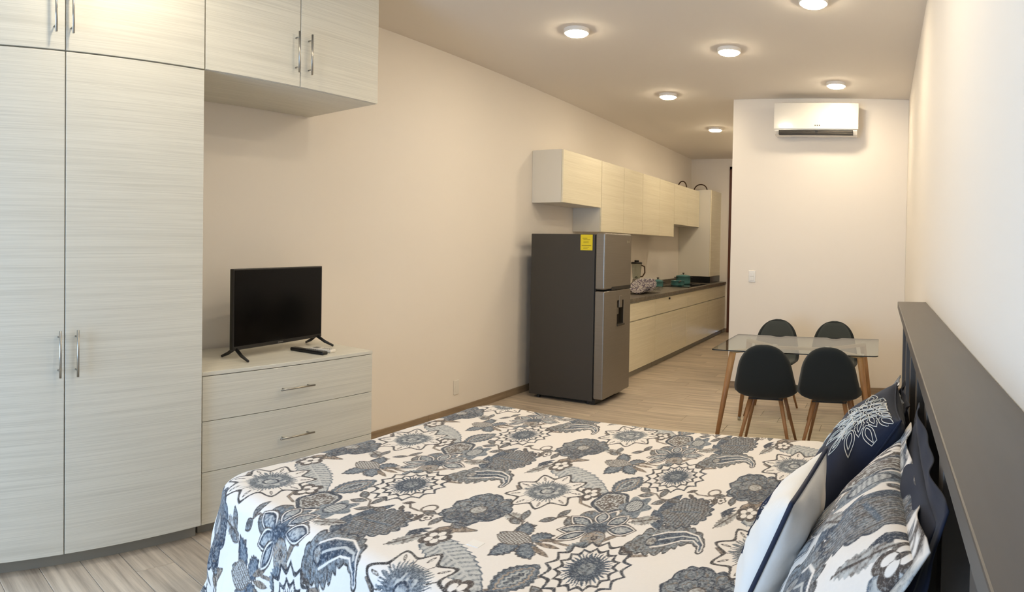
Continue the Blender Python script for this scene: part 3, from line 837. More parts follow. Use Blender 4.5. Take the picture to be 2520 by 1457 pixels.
for xx in (BX0 + .15, BX1 - .12):
    for yy in (BY0 + .15, BY1 - .15):
        box('leg', xx - .035, xx + .035, yy - .035, yy + .035, 0, .10, M['bed_base'], bd, .003, off=lo)

# ------------------------------------------------------------------ printed floral cotton
def lin3(r, g, b): return np.array(srgb(r, g, b)[:3])
C_CREAM, C_NAVY, C_SLATE, C_GREY = lin3(231, 224, 217), lin3(42, 52, 68), lin3(84, 98, 114), lin3(136, 143, 148)
C_DARK = lin3(56, 50, 48)
C_TAUPE, C_BROWN, C_LIGHT, C_TAN = lin3(112, 100, 91), lin3(78, 67, 60), lin3(193, 193, 190), lin3(170, 150, 130)

def vnoise(x, y, f, seed=0):
    x = x * f + seed * 17.3; y = y * f + seed * 9.1
    xi = np.floor(x).astype(np.int64); yi = np.floor(y).astype(np.int64)
    fx = x - xi; fy = y - yi
    fx = fx * fx * (3 - 2 * fx); fy = fy * fy * (3 - 2 * fy)
    def h(a, b):
        n = (a * 374761393 + b * 668265263) & 0x7fffffff
        n = ((n ^ (n >> 13)) * 1274126177) & 0x7fffffff
        return ((n ^ (n >> 16)) & 0xffff) / 65535.0
    return (h(xi, yi) * (1 - fx) + h(xi + 1, yi) * fx) * (1 - fy) + (h(xi, yi + 1) * (1 - fx) + h(xi + 1, yi + 1) * fx) * fy

def sst(d, w): return np.clip(0.5 - d / w, 0, 1)       # soft inside test: 1 where d<0

class Motif:
    def __init__(s, x, y, k): s.x, s.y, s.k = x, y, k; s.c = np.zeros((len(x), 3)); s.a = np.zeros(len(x)); s.w = .0020; s.r = np.hypot(x, y); s.th = np.arctan2(y, x)
    def put(s, m, col):
        m = np.clip(m, 0, 1)[:, None]
        s.c = s.c * (1 - m) + np.asarray(col) * m
        s.a = s.a * (1 - m[:, 0]) + m[:, 0]
    def mixcol(s, f, c1, c2): f = np.clip(f, 0, 1)[:, None]; return c1 * (1 - f) + c2 * f
    def ell(s, cx, cy, a, b, ang):
        ca, sa = math.cos(ang), math.sin(ang); u = (s.x - cx) * ca + (s.y - cy) * sa; v = -(s.x - cx) * sa + (s.y - cy) * ca
        q = np.sqrt((u / a) ** 2 + (v / b) ** 2)
        return (q - 1) * min(a, b), u / a, v / b
    def leaf(s, cx, cy, a, b, ang):
        """almond pointed at both ends"""
        ca, sa = math.cos(ang), math.sin(ang); u = (s.x - cx) * ca + (s.y - cy) * sa; v = -(s.x - cx) * sa + (s.y - cy) * ca
        prof = b * np.clip(1 - (u / a) ** 2, 0, 1)
        return np.where(np.abs(u) < a, np.abs(v) - prof, np.hypot(np.abs(u) - a, v)), u / a, v / b
    def ribbon(s, pts, rads):
        best = np.full(len(s.x), 1e9); bt = np.zeros(len(s.x)); bs = np.zeros(len(s.x))
        n = len(pts) - 1
        for i in range(n):
            (ax, ay), (bx, by) = pts[i], pts[i + 1]
            dx, dy = bx - ax, by - ay; L2 = dx * dx + dy * dy
            t = np.clip(((s.x - ax) * dx + (s.y - ay) * dy) / L2, 0, 1)
            px, py = s.x - ax - t * dx, s.y - ay - t * dy
            dd = np.hypot(px, py); m = dd < best
            best = np.where(m, dd, best); bt = np.where(m, (i + t) / n, bt); bs = np.where(m, np.sign(dx * py - dy * px), bs)
        rad = np.interp(bt, np.linspace(0, 1, len(rads)), rads)
        return best, rad, bt, bs
    def noise(s, f, seed=0): return vnoise(s.x + 5, s.y + 5, f, seed)

def pointy(th, n, ph=0.0, p=.75): return 1 - np.abs(np.sin((th - ph) * n / 2)) ** p

def m_A(m):
    R = .150; n = 9; rb = R * (.74 + .28 * pointy(m.th, n, .2, 1.5)); r = m.r
    m.put(sst(r - rb, m.w), C_CREAM)
    m.put(sst(np.abs(r - rb) - .0062, m.w) * (r > .35 * R), C_DARK)
    val = np.abs(np.cos((m.th - .2) * n / 2)); m.put(sst(val * r - .0075, m.w) * (r < rb) * (r > .5 * R), C_DARK)
    lobe = np.abs(np.sin((m.th - .2) * n / 2)) * r
    ring = np.hypot(lobe * .9, r - .78 * R) ; m.put(sst(np.abs(ring - .0145) - .0044, m.w) * (r < rb), C_BROWN); m.put(sst(ring - .005, m.w), C_DARK)
    st = .5 + .5 * np.sin(m.th * 46 + 6 * m.noise(60)); core = R * (.46 + .16 * st * m.noise(30, 2) * 1.6)
    m.put(sst(r - core, m.w * 2), m.mixcol(st * .5 + m.noise(90, 1) * .45, C_NAVY, C_GREY))
    m.put(sst(r - R * (.30 + .05 * np.cos(m.th * 7)), m.w), m.mixcol(m.noise(110, 3) * 1.3, C_SLATE, C_LIGHT))
    m.put(sst(np.abs(r - R * .17) - .004, m.w), C_NAVY)

def m_B(m):
    R = .152; r = m.r
    for f, n, ph in ((1.0, 15, 0), (.72, 15, .21)):
        rb = R * f * (.86 + .17 * pointy(m.th, n, ph, 1.0))
        m.put(sst(r - rb, m.w), C_CREAM); m.put(sst(np.abs(r - rb) - .0070, m.w), m.mixcol(m.noise(14), C_NAVY, C_DARK))
        val = np.abs(np.cos((m.th - ph) * n / 2)) * r; m.put(sst(val - .0042, m.w) * (r < rb) * (r > R * f * .5), C_BROWN)
    st = .5 + .5 * np.sin(m.th * 34 + 5 * m.noise(50)); core = R * (.40 + .20 * st)
    m.put(sst(r - core, m.w * 2), m.mixcol(st * .8 * m.noise(70, 1) + .25, C_NAVY, C_SLATE))
    m.put(sst(r - R * .2, m.w), m.mixcol(m.noise(120, 4) * 1.2, C_NAVY, C_GREY))

def m_C(m):
    # scalloped backing
    d, u, v = m.ell(-.01, .055, .125, .085, .1); d = d - .012 * np.sin(np.arctan2(v, u) * 15)
    m.put(sst(d, m.w * 2), m.mixcol(m.noise(100) * 1.2, C_GREY, C_SLATE)); m.put(sst(np.abs(d) - .003, m.w), C_TAUPE)
    for ang, dist, a, b in ((165, .100, .075, .040), (205, .095, .080, .036), (105, .095, .050, .036), (55, .115, .058, .038), (15, .125, .070, .040), (232, .115, .072, .030)):
        t = math.radians(ang); d, u, v = m.leaf(dist * math.cos(t), dist * math.sin(t) * .95, a, b, t)
        m.put(sst(d - .007, m.w), C_BROWN); m.put(sst(d, m.w), C_CREAM)
        m.put(sst(d + .007, m.w), C_NAVY); m.put(sst(d + .017, m.w), m.mixcol(m.noise(120) * 1.1, C_SLATE, C_LIGHT))
    d, u, v = m.ell(0, 0, .062, .045, .2); m.put(sst(d, .02), m.mixcol(m.noise(90, 2), C_NAVY, C_SLATE))
    d, u, v = m.ell(.035, -.068, .050, .056, 0); m.put(sst(d - .004, m.w), C_BROWN); m.put(sst(d, m.w), m.mixcol(m.noise(90, 3), C_TAN, C_GREY))
    q = np.hypot(m.x - .035, m.y + .060); m.put(sst(np.abs(q - .012) - .004, m.w), C_BROWN); m.put(sst(q - .005, m.w), C_BROWN)
    d, u, v = m.leaf(.02, -.155, .062, .052, 1.45); d = d - .006 * np.sin(u * 26); m.put(sst(d, m.w), m.mixcol(m.noise(100, 5) * 1.3, C_SLATE, C_GREY))
    m.put(sst(np.abs(v) - .05, .05) * sst(d, m.w), C_NAVY)

def m_D(m):
    d, u, v = m.ell(-.045, 0, .082, .068, -.15); d = d - .004 * np.cos(np.arctan2(v, u) * 5)
    m.put(sst(d, m.w), C_NAVY); q = m.noise(150) + .25 * np.sin(u * 24)
    m.put(sst(d + .012, m.w), m.mixcol(q, C_BROWN, C_TAUPE)); m.put(sst(d + .012, m.w) * (m.noise(210, 3) > .62), C_LIGHT)
    m.put(sst(np.abs(d + .016) - .002, m.w), C_LIGHT)
    d, u, v = m.ell(.075, -.005, .060, .062, 0); d = d - .012 * np.sin(np.arctan2(v, u) * 6 + 1)
    m.put(sst(d, m.w * 2), m.mixcol(m.noise(80, 1) * 1.2, C_SLATE, C_GREY)); q = np.hypot(m.x - .068, m.y)
    m.put(sst(q - .034, m.w), m.mixcol(np.hypot(np.sin(m.x * 320), np.sin(m.y * 320)) - .25, C_NAVY, C_LIGHT))
    m.put(sst(np.abs(q - .036) - .003, m.w), C_NAVY)

def m_E(m):
    pts = [(-.155, -.055), (-.10, -.02), (-.03, .012), (.04, .035), (.105, .030), (.150, -.005), (.158, -.035)]
    d, rad, t, sg = m.ribbon(pts, [.034, .074, .080, .056, .030, .017, .013])
    e = d - rad * (1 + .26 * np.abs(np.sin(t * 30)) - .16)
    m.put(sst(e, m.w), m.mixcol(m.noise(110) * 1.25, C_BROWN, C_GREY))
    m.put(sst(np.abs(e) - .0034, m.w), C_DARK)
    m.put(sst(np.abs(d - rad * .45) - .0035, m.w) * (t > .2), C_CREAM); m.put(sst(d - rad * .36, m.w) * (t > .22), m.mixcol(m.noise(60, 2), C_NAVY, C_SLATE))
    m.put(sst(d - .004, m.w) * (t > .25) * (t < .75), C_LIGHT)
    q = np.hypot(m.x + .085, m.y + .012); m.put(sst(np.abs(q - .025) - .003, m.w), C_NAVY); m.put(sst(q - .020, m.w), m.mixcol(m.noise(160, 4), C_TAUPE, C_LIGHT))

def m_F(m):
    pts = [(-.165, .085), (-.13, .045), (-.06, .018), (.02, -.012), (.10, -.050), (.175, -.092)]
    d, rad, t, sg = m.ribbon(pts, [.030, .062, .070, .066, .050, .020])
    e = d - rad * (.84 + .22 * np.abs(((t * 13) % 1) - .25))
    vein = np.abs((((t * 15) - d / .05 * .9) % 1) - .5)
    m.put(sst(e, m.w), m.mixcol(sst(vein - .30, .25) * .55 + .25 + .4 * m.noise(120), C_SLATE, C_LIGHT))
    m.put(sst(np.abs(e) - .0026, m.w), C_SLATE); m.put(sst(d - .004, m.w) * (e < 0), C_LIGHT)
    d, rad, t, sg = m.ribbon([(-.170, .080), (-.175, .125), (-.150, .160), (-.105, .170), (-.075, .182)], [.026, .034, .028, .014, .004])
    m.put(sst(d - rad, m.w), m.mixcol(m.noise(120, 2) * 1.3, C_BROWN, C_TAN)); m.put(sst(np.abs(d - rad) - .003, m.w), C_BROWN)

def m_G(m):
    R = .150; r = m.r; rb = R * (.84 + .12 * np.abs(np.sin(m.th * 4.5 + .4)) + .05 * np.sin(m.th * 3 + 1))
    m.put(sst(r - rb, m.w), m.mixcol(m.noise(80) * 1.3, C_SLATE, C_GREY))
    for i, (a, d0, rr) in enumerate([(k * 40 + 11 * (k % 3), .098 + .012 * (k % 2), .044) for k in range(9)] + [(k * 60 + 25, .052, .040) for k in range(6)]):
        t = math.radians(a); q = np.hypot(m.x - d0 * math.cos(t), m.y - d0 * math.sin(t)) + .004 * np.sin(m.th * 19 + i)
        dark = .75 if math.cos(t - 5.6) > .1 else .25
        m.put(sst(q - rr, m.w), m.mixcol(m.noise(70, i) * .8 + (.6 - dark) * .8, C_NAVY, C_GREY)); m.put(sst(np.abs(q - rr) - .0035, m.w), C_NAVY)
        m.put(sst(np.abs(q - rr * .55) - .0022, m.w), C_TAUPE)
    q = np.hypot(m.x, m.y); m.put(sst(q - .035, m.w), m.mixcol(m.noise(140, 9) * 1.3, C_TAUPE, C_LIGHT)); m.put(sst(np.abs(q - .035) - .003, m.w), C_BROWN)
    m.put(sst(np.abs(r - rb) - .004, m.w), C_NAVY)

def m_H(m):
    d, u, v = m.ell(0, .0, .112, .080, .12); d = d - .012 * np.abs(np.sin(np.arctan2(v, u) * 9))
    m.put(sst(d, m.w), m.mixcol(m.noise(90) * 1.1, C_TAUPE, C_GREY)); m.put(sst(np.abs(d) - .004, m.w), C_NAVY)
    sc = np.abs((((u * 7) + np.abs(v) * 1.5) % 1) - .5); m.put(sst(sc - .15, .12) * sst(d + .006, m.w), C_DARK)
    sc2 = np.abs(((u * 7 - np.abs(v) * 5) % 1) - .5); m.put(sst(sc2 - .10, .1) * sst(d + .01, m.w) * (np.abs(v) > .25), C_SLATE)
    m.put(sst(np.abs(v) - .05, .04) * sst(d + .03, m.w), C_SLATE)
    for s_ in (-1, 1):
        dd, uu, vv = m.leaf(-.105, s_ * .050 - .01, .070, .028, s_ * 1.0 + .2); m.put(sst(dd, m.w), m.mixcol(m.noise(60, 3), C_SLATE, C_NAVY))
    for a in (-38, -20, 0, 20, 38):
        t = math.radians(a); dd, uu, vv = m.leaf(.175 + .03 * math.cos(t), .015 + .035 * math.sin(t), .038, .009, t); m.put(sst(dd, m.w), C_NAVY)

def m_I(m):
    for ang, dist, a, b in ((125, .080, .070, .040), (40, .075, .058, .038), (-35, .080, .066, .042), (-110, .075, .070, .046)):
        t = math.radians(ang); d, u, v = m.leaf(dist * math.cos(t), dist * math.sin(t), a, b, t); d = d - .003 * np.sin(u * 20)
        m.put(sst(d, m.w), m.mixcol(m.noise(80, 1), C_NAVY, C_SLATE)); m.put(sst(np.abs(d) - .003, m.w), C_BROWN); m.put(sst(d + .016, m.w), m.mixcol(m.noise(130, 2), C_SLATE, C_GREY))
    d, u, v = m.leaf(-.045, .0, .090, .050, .1); m.put(sst(d, m.w), C_TAUPE)
    m.put(sst(d + .006, m.w) * (np.sin(m.x * 330 + m.y * 200) * np.sin(m.y * 330 - m.x * 120) > .1), C_LIGHT)
    for a in (-14, 6, 24):
        t = math.radians(a); d, u, v = m.leaf(.125 * math.cos(t), .125 * math.sin(t), .062, .013, t); m.put(sst(d, m.w), m.mixcol(m.noise(90, 4), C_BROWN, C_TAN))

def m_J(m):
    d, u, v = m.leaf(0, 0, .100, .058, 1.35); d = d - .003 * np.sin(u * 30)
    for o_, c in ((0, C_NAVY), (.012, C_SLATE), (.022, C_TAN), (.030, C_SLATE), (.038, C_LIGHT), (.046, C_NAVY)): m.put(sst(d + o_, m.w), m.mixcol(m.noise(100) * .5, c, C_GREY))

def m_K(m):
    r = m.r; rb = .042 * (.62 + .40 * np.abs(np.cos(m.th * 2.5)) ** .7)
    m.put(sst(r - rb, m.w), C_CREAM); m.put(sst(np.abs(r - rb) - .0085, m.w), C_BROWN); m.put(sst(r - .010, m.w), C_DARK)
    m.put(sst(np.abs(np.abs(np.cos(m.th * 2.5)) * r) - .0022, m.w) * (r < rb), C_TAUPE)

def m_sprig(m):
    d, rad, t, sg = m.ribbon([(-.075, -.02), (-.03, .008), (.02, .0), (.075, .025)], [.0042, .0042]); m.put(sst(d - rad, m.w), C_TAUPE)
    for cx, cy, a, an in ((-.05, .026, .034, 1.2), (.0, -.030, .036, -1.0), (.045, .042, .036, .9), (.092, .020, .036, .1), (-.090, -.030, .034, .5)):
        d, u, v = m.leaf(cx, cy, a, a * .45, an); m.put(sst(d, m.w), m.mixcol(m.noise(120), C_BROWN, C_GREY)); m.put(sst(np.abs(d) - .0030, m.w), C_BROWN)

def m_loop(m):
    q = np.hypot(m.x, m.y - .02); m.put(sst(np.abs(q - .028) - .0045, m.w), C_TAUPE)
    d, rad, t, sg = m.ribbon([(.02, .0), (-.02, -.012), (-.07, -.01), (-.10, .01)], [.0048, .0042]); m.put(sst(d - rad, m.w), C_TAUPE)
    for cx, cy, a, an in ((-.11, .012, .026, .6), (-.095, -.028, .024, -.7), (.03, -.045, .030, -1.2)):
        d, u, v = m.leaf(cx, cy, a, a * .45, an); m.put(sst(d, m.w), C_BROWN)
    for cx, cy in ((.0, -.06), (.055, -.035)):
        q = np.hypot(m.x - cx, m.y - cy); th = np.arctan2(m.y - cy, m.x - cx); m.put(sst(np.abs(q - .024 * (.7 + .3 * np.abs(np.cos(th * 2.5)))) - .0035, m.w), C_BROWN); m.put(sst(q - .008, m.w), C_BROWN)

def m_leaf(m):
    d, u, v = m.leaf(0, 0, .066, .026, -.2); d = d - .003 * np.sin(u * 30); m.put(sst(d, m.w), m.mixcol(m.noise(110) * 1.1, C_TAUPE, C_LIGHT)); m.put(sst(np.abs(v) - .13, .1) * sst(d, m.w), C_BROWN)

LAT_A, LAT_B = (0.0, .815), (.810, -.195)
STEMS = [([(-.915, 2.275), (-.955, 2.225), (-.935, 2.185), (-.895, 2.170)], .0065), ([(-.955, 2.225), (-1.0, 2.245), (-1.02, 2.265)], .005),
         ([(-.845, 2.095), (-.815, 2.045), (-.800, 1.985), (-.770, 1.925)], .0075), ([(-.815, 2.045), (-.770, 2.060), (-.745, 2.085)], .005),
         ([(-.790, 1.915), (-.820, 1.850), (-.800, 1.800), (-.735, 1.790), (-.660, 1.825)], .007), ([(-.800, 1.800), (-.86, 1.775), (-.93, 1.765)], .005),
         ([(-.905, 2.33), (-.86, 2.40), (-.82, 2.42)], .005), ([(-1.03, 2.155), (-1.0, 2.09), (-.955, 2.075)], .0045), ([(-.47, 1.93), (-.43, 1.88), (-.40, 1.90)], .004)]
UNIT = [(m_F, -1.11, 2.321, .24, 0), (m_E, -.620, 1.940, .22, 0), (m_H, -.640, 2.165, .24, 0), (m_leaf, -1.125, 1.855, .09, 0), (m_sprig, -.965, 1.955, .13, .2), (m_sprig, -.775, 2.275, .13, 2.6),
        (m_sprig, -1.07, 1.735 + .06, .12, 1.9), (m_sprig, -.50, 2.335, .13, -.4), (m_loop, -1.400, 1.725, .15, 0), (m_leaf, -.745, 2.055, .09, .6), (m_leaf, -1.30, 2.33, .09, 1.2), (m_K, -1.010, 2.185, .06, 0), (m_K, -.735, 1.785, .06, .6), (m_K, -1.24, 2.40, .06, .3),
        (m_J, -.919, 2.335, .125, 0), (m_D, -.874, 2.150, .16, 0), (m_I, -1.016, 1.720, .20, 0), (m_G, -1.266, 1.850, .18, 0), (m_C, -.866, 1.925, .24, 0), (m_B, -.780, 2.495, .17, 0), (m_A, -1.154, 2.130, .18, 0)]

# the printed motifs are drawn out along the width of the bed
STRETCH = {m_A: (.90, 1.24), m_B: (.72, 1.16), m_C: (.62, 1.0), m_D: (.78, 1.42), m_E: (.66, 1.30), m_F: (.80, 1.04), m_G: (.72, 1.04), m_H: (.70, 1.45), m_I: (.64, 1.0), m_J: (.85, 1.1), m_K: (.85, 1.4), m_sprig: (.72, 1.2), m_loop: (.75, 1.3), m_leaf: (.75, 1.3)}

def paint(x, y, tone=None, scale=1.0):
    """dyed pattern of the cotton at cloth coordinates x, y (metres)"""
    rgb = np.tile(C_CREAM, (len(x), 1)) * (0.985 + .03 * vnoise(x, y, 300)[:, None])
    det = LAT_A[0] * LAT_B[1] - LAT_A[1] * LAT_B[0]
    cx = np.array([x.min(), x.max(), x.min(), x.max()]); cy = np.array([y.min(), y.min(), y.max(), y.max()])
    i0 = (cx + .9) * LAT_B[1] - (cy - 2.1) * LAT_B[0]; j0 = LAT_A[0] * (cy - 2.1) - LAT_A[1] * (cx + .9)
    ii, jj = i0 / det, j0 / det
    cells = [(i, j) for i in range(int(math.floor(ii.min())) - 1, int(math.ceil(ii.max())) + 2) for j in range(int(math.floor(jj.min())) - 1, int(math.ceil(jj.max())) + 2)]
    order = np.argsort(x, kind='stable'); xs = x[order]
    def region(ox, oy, R):
        a, b = np.searchsorted(xs, [ox - R, ox + R]); idx = order[a:b]
        return idx[np.abs(y[idx] - oy) < R]
    for i, j in cells:
        tx, ty = i * LAT_A[0] + j * LAT_B[0], i * LAT_A[1] + j * LAT_B[1]
        for pts, w_ in STEMS:
            mx, my = np.mean([p[0] for p in pts]) + tx, np.mean([p[1] for p in pts]) + ty
            idx = region(mx, my, .16)
            if len(idx) == 0: continue
            m = Motif(x[idx] - tx, y[idx] - ty, 0); d, rad, t, sg = m.ribbon(pts, [w_, w_])
            m.put(sst(d - rad, .003), m.mixcol(m.noise(90), C_TAUPE, C_TAN)); m.put(sst(np.abs(d - rad) - .0016, .002), C_TAUPE)
            rgb[idx] = rgb[idx] * (1 - m.a[:, None]) + m.c * m.a[:, None]
    for f, ux, uy, R, rot in UNIT:
        for i, j in cells:
            ox, oy = ux + i * LAT_A[0] + j * LAT_B[0], uy + i * LAT_A[1] + j * LAT_B[1]
            sx_, sy_ = STRETCH[f]
            idx = region(ox, oy, R * max(sx_, sy_, 1.0))
            if len(idx) == 0: continue
            dx, dy = (x[idx] - ox) / sx_, (y[idx] - oy) / sy_; c_, s_ = math.cos(rot), math.sin(rot)
            m = Motif(dx * c_ + dy * s_, -dx * s_ + dy * c_, 0); f(m)
            rgb[idx] = rgb[idx] * (1 - m.a[:, None]) + m.c * m.a[:, None]
    return rgb

def grid_mesh(name, P, rgb, mask_quads=None, wrap=False):
    """P: (n,m,3) vertex grid"""
    n, m_ = P.shape[:2]
    idx = np.arange(n * m_).reshape(n, m_)
    q = np.stack([idx[:-1, :-1], idx[1:, :-1], idx[1:, 1:], idx[:-1, 1:]], -1).reshape(-1, 4)
    if mask_quads is not None: q = q[mask_quads.reshape(-1)]
    me = bpy.data.meshes.new(name)
    me.vertices.add(n * m_); me.vertices.foreach_set('co', P.reshape(-1).astype(np.float32))
    me.loops.add(len(q) * 4); me.loops.foreach_set('vertex_index', q.reshape(-1).astype(np.int32))
    me.polygons.add(len(q)); me.polygons.foreach_set('loop_start', np.arange(0, len(q) * 4, 4, dtype=np.int32))
    me.update(calc_edges=True)
    me.polygons.foreach_set('use_smooth', np.ones(len(q), dtype=bool))
    if rgb is not None:
        at = me.color_attributes.new('print', 'FLOAT_COLOR', 'POINT')
        at.data.foreach_set('color', np.concatenate([rgb, np.ones((len(rgb), 1))], 1).reshape(-1).astype(np.float32))
    return me

# bedspread: one cloth laid over the bed, falling at the foot and both sides
RP, RV = .085, .055
inx0, inx1, iny0, iny1 = BX0 + RP, BX1 - .03, BY0 + RP, BY1 - RP
arc = (RP + RV) / 2 * math.pi / 2
LMAX = arc + (ZB - RV - .03)
s_ax = np.concatenate([np.arange(inx0 - LMAX, inx0, .0032), np.arange(inx0, inx1, .0025)])
t_ax = np.concatenate([np.arange(iny0 - LMAX, iny0, .0030), np.arange(iny0, 2.0, .0023), np.arange(2.0, iny1, .0036), np.arange(iny1, iny1 + arc, .006), np.arange(iny1 + arc, iny1 + LMAX, .03)])
S, T = np.meshgrid(s_ax, t_ax, indexing='ij')
RC = .13                         # the foot corners are rounded in plan
cX, cY = np.clip(S, inx0 + RC, inx1), np.clip(T, iny0 + RC, iny1 - RC)
eX, eY = S - cX, T - cY
L0 = np.hypot(eX, eY); kk = np.minimum(1.0, RC / np.maximum(L0, 1e-9))
# towards the head end the sides stay straight
cX, cY = cX + eX * kk, cY + eY * kk
eX, eY = S - cX, T - cY
Ld = np.hypot(eX, eY); safe = np.maximum(Ld, 1e-9); Lc = np.minimum(Ld, LMAX)
ang = np.minimum(Lc / ((RP + RV) / 2), math.pi / 2); rest = np.maximum(Lc - arc, 0)
fold = np.sin((S - T) * 21) * .5 + np.sin((S + T) * 13 + 1.3) * .5
corner = np.clip(np.minimum(np.abs(eX), np.abs(eY)) / .12, 0, 1)
hh = RP * np.sin(ang) + rest * (.11 + .06 * corner) + rest * fold * (.035 + .06 * corner)
vv = RV * (1 - np.cos(ang)) + rest
shp = S.shape
rip = (vnoise(S.ravel(), T.ravel(), 3.1, 1).reshape(shp) - .5) * .012 + (vnoise(S.ravel(), T.ravel(), 9.0, 2).reshape(shp) - .5) * .004
P = np.stack([cX + eX / safe * hh, cY + eY / safe * hh, np.maximum(ZB - vv + rip * np.exp(-rest * 8), .012)], -1)
lq = np.minimum.reduce([Ld[:-1, :-1], Ld[1:, :-1], Ld[1:, 1:], Ld[:-1, 1:]])
rgb = paint(S.ravel(), T.ravel())
me = grid_mesh('bedspread', P, rgb, lq < LMAX)
bs = link('bedspread', me, M['print'])
tag(bs, 'white bedspread printed with large slate blue and taupe flowers, covering the bed', 'bedspread')
ct_ = box('care_tag', -1.138, -1.096, 1.600, 1.640, ZB + .004, ZB + .008, M['white_cloth'], bs, .001); ct_['label'] = 'small white care tag'

# ------------------------------------------------------------------ pillows and cushions
def frame(org, wdir, ldir):
    W = Vector(wdir).normalized(); L_ = Vector(ldir).normalized(); N_ = W.cross(L_).normalized(); L_ = N_.cross(W)
    return Matrix(((W.x, L_.x, N_.x, org[0]), (W.y, L_.y, N_.y, org[1]), (W.z, L_.z, N_.z, org[2]), (0, 0, 0, 1)))

def pillow_pt(u, v, side, w, h, th, pinch=.07, sag=0.0):
    """u,v in [-1,1]; local x = width, y = height (0..h), z = out"""
    bul = np.clip((1 - np.abs(u) ** 2.4) * (1 - np.abs(v) ** 2.4), 0, 1) ** .55
    x = w / 2 * u * (1 - pinch * (1 - v * v) * np.abs(u))
    y = h / 2 + h / 2 * v * (1 - pinch * (1 - u * u) * np.abs(v))
    x = x - SHEAR[0] * (.5 - .5 * v)
    wr = .006 * np.sin(u * 9 + v * 5) * np.sin(v * 7 - u * 3)
    return np.stack([x, y, side * (th / 2 * bul + wr * bul) - sag * (1 - v) ** 2 * 0], -1)

def pillow_mesh(name, w, h, th, n=60, m_=60, paintf=None, pinch=.07):
    u, v = np.meshgrid(np.sin(np.linspace(-1, 1, n) * math.pi / 2) * .5 + np.linspace(-1, 1, n) * .5, np.sin(np.linspace(-1, 1, m_) * math.pi / 2) * .5 + np.linspace(-1, 1, m_) * .5, indexing='ij')
    F_ = pillow_pt(u, v, 1, w, h, th, pinch); B_ = pillow_pt(u, v, -1, w, h, th, pinch)
    P = np.concatenate([F_.reshape(-1, 3), B_.reshape(-1, 3)])
    idx = np.arange(n * m_).reshape(n, m_)
    q1 = np.stack([idx[:-1, :-1], idx[1:, :-1], idx[1:, 1:], idx[:-1, 1:]], -1).reshape(-1, 4)
    q = np.concatenate([q1, q1[:, ::-1] + n * m_])
    bm = bmesh.new()
    me = bpy.data.meshes.new(name); me.from_pydata(P.tolist(), [], q.tolist())
    if paintf is not None:
        rgb = np.concatenate([paintf(F_.reshape(-1, 3)), paintf(B_.reshape(-1, 3))])
        at = me.color_attributes.new('print', 'FLOAT_COLOR', 'POINT'); at.data.foreach_set('color', np.concatenate([rgb, np.ones((len(rgb), 1))], 1).reshape(-1).astype(np.float32))
    bm.from_mesh(me); bmesh.ops.remove_doubles(bm, verts=bm.verts, dist=.0003); bm.to_mesh(me); bm.free()
    return me

def flange_mesh(w, h, fw, pinch, seed, paintf=None, sides='tlr'):
    """flat wavy border round a sham"""
    n = 60; loops = []
    per = [(u, -1) for u in np.linspace(-1, 1, n)][:-1] + [(1, v) for v in np.linspace(-1, 1, n)][:-1] + [(u, 1) for u in np.linspace(1, -1, n)][:-1] + [(-1, v) for v in np.linspace(1, -1, n)][:-1]
    per = np.array(per)
    inner = pillow_pt(per[:, 0], per[:, 1], 1, w, h, 0, pinch)
    c = np.array([0, h / 2, 0]); out = inner - c; out = out / np.maximum(np.abs(out[:, :2] / np.array([w / 2, h / 2])).max(1), 1e-6)[:, None]
    k = np.arange(len(per)); rows = []
    for f in (-.15, .25, .6, 1.0):
        p = inner.copy(); d = np.stack([np.sign(per[:, 0]) * (np.abs(per[:, 0]) > .985), np.sign(per[:, 1]) * (np.abs(per[:, 1]) > .985), np.zeros(len(per))], 1)
        p += d * fw * f; p[:, 2] += max(f, 0) * (.009 * np.sin(k * .15 + seed) + .005 * np.sin(k * .33 + seed * 2))
        rows.append(p)
    P = np.concatenate(rows); N_ = len(per); q = []
    for r in range(3):
        for i in range(N_): q.append((r * N_ + i, r * N_ + (i + 1) % N_, (r + 1) * N_ + (i + 1) % N_, (r + 1) * N_ + i))
    me = bpy.data.meshes.new('flange'); me.from_pydata(P.tolist(), [], q)
    if paintf is not None:
        rgb = paintf(P); at = me.color_attributes.new('print', 'FLOAT_COLOR', 'POINT'); at.data.foreach_set('color', np.concatenate([rgb, np.ones((len(rgb), 1))], 1).reshape(-1).astype(np.float32))
    return me

def thick(o, t=.003):
    md = o.modifiers.new('cloth_thickness', 'SOLIDIFY'); md.thickness = t; md.offset = 0
    return o

def surf_lines(name, polylines, w, h, th, m_, parent, rad=.0016, pinch=.07, lift=.0016):
    """stitched lines lying on the front face of a cushion"""
    bm = bmesh.new()
    for pl in polylines:
        a = np.array(pl); a = a[(np.abs(a[:, 0]) < .97) & (np.abs(a[:, 1]) < .97)]
        if len(a) < 3: continue
        p = pillow_pt(a[:, 0], a[:, 1], 1, w, h, th, pinch); p[:, 2] += lift
        bm_tube(bm, [tuple(q) for q in p], rad, 5)
    return bm_obj(name, bm, m_, parent, smooth=True)

def petal_poly(cx, cy, ang, d0, l, wd, n=14, wob=0.0):
    pts = []
    for k in range(2 * n + 1):
        t = k / n if k <= n else 2 - k / n
        s = 1 if k <= n else -1
        r_ = d0 + l * t; off = s * wd * math.sin(math.pi * t ** .8) * (1 + wob * math.sin(t * 25))
        pts.append((cx + r_ * math.cos(ang) - off * math.sin(ang), cy + r_ * math.sin(ang) + off * math.cos(ang)))
    return pts

def circle_poly(cx, cy, r, n=24): return [(cx + r * math.cos(2 * math.pi * k / n), cy + r * math.sin(2 * math.pi * k / n)) for k in range(n + 1)]

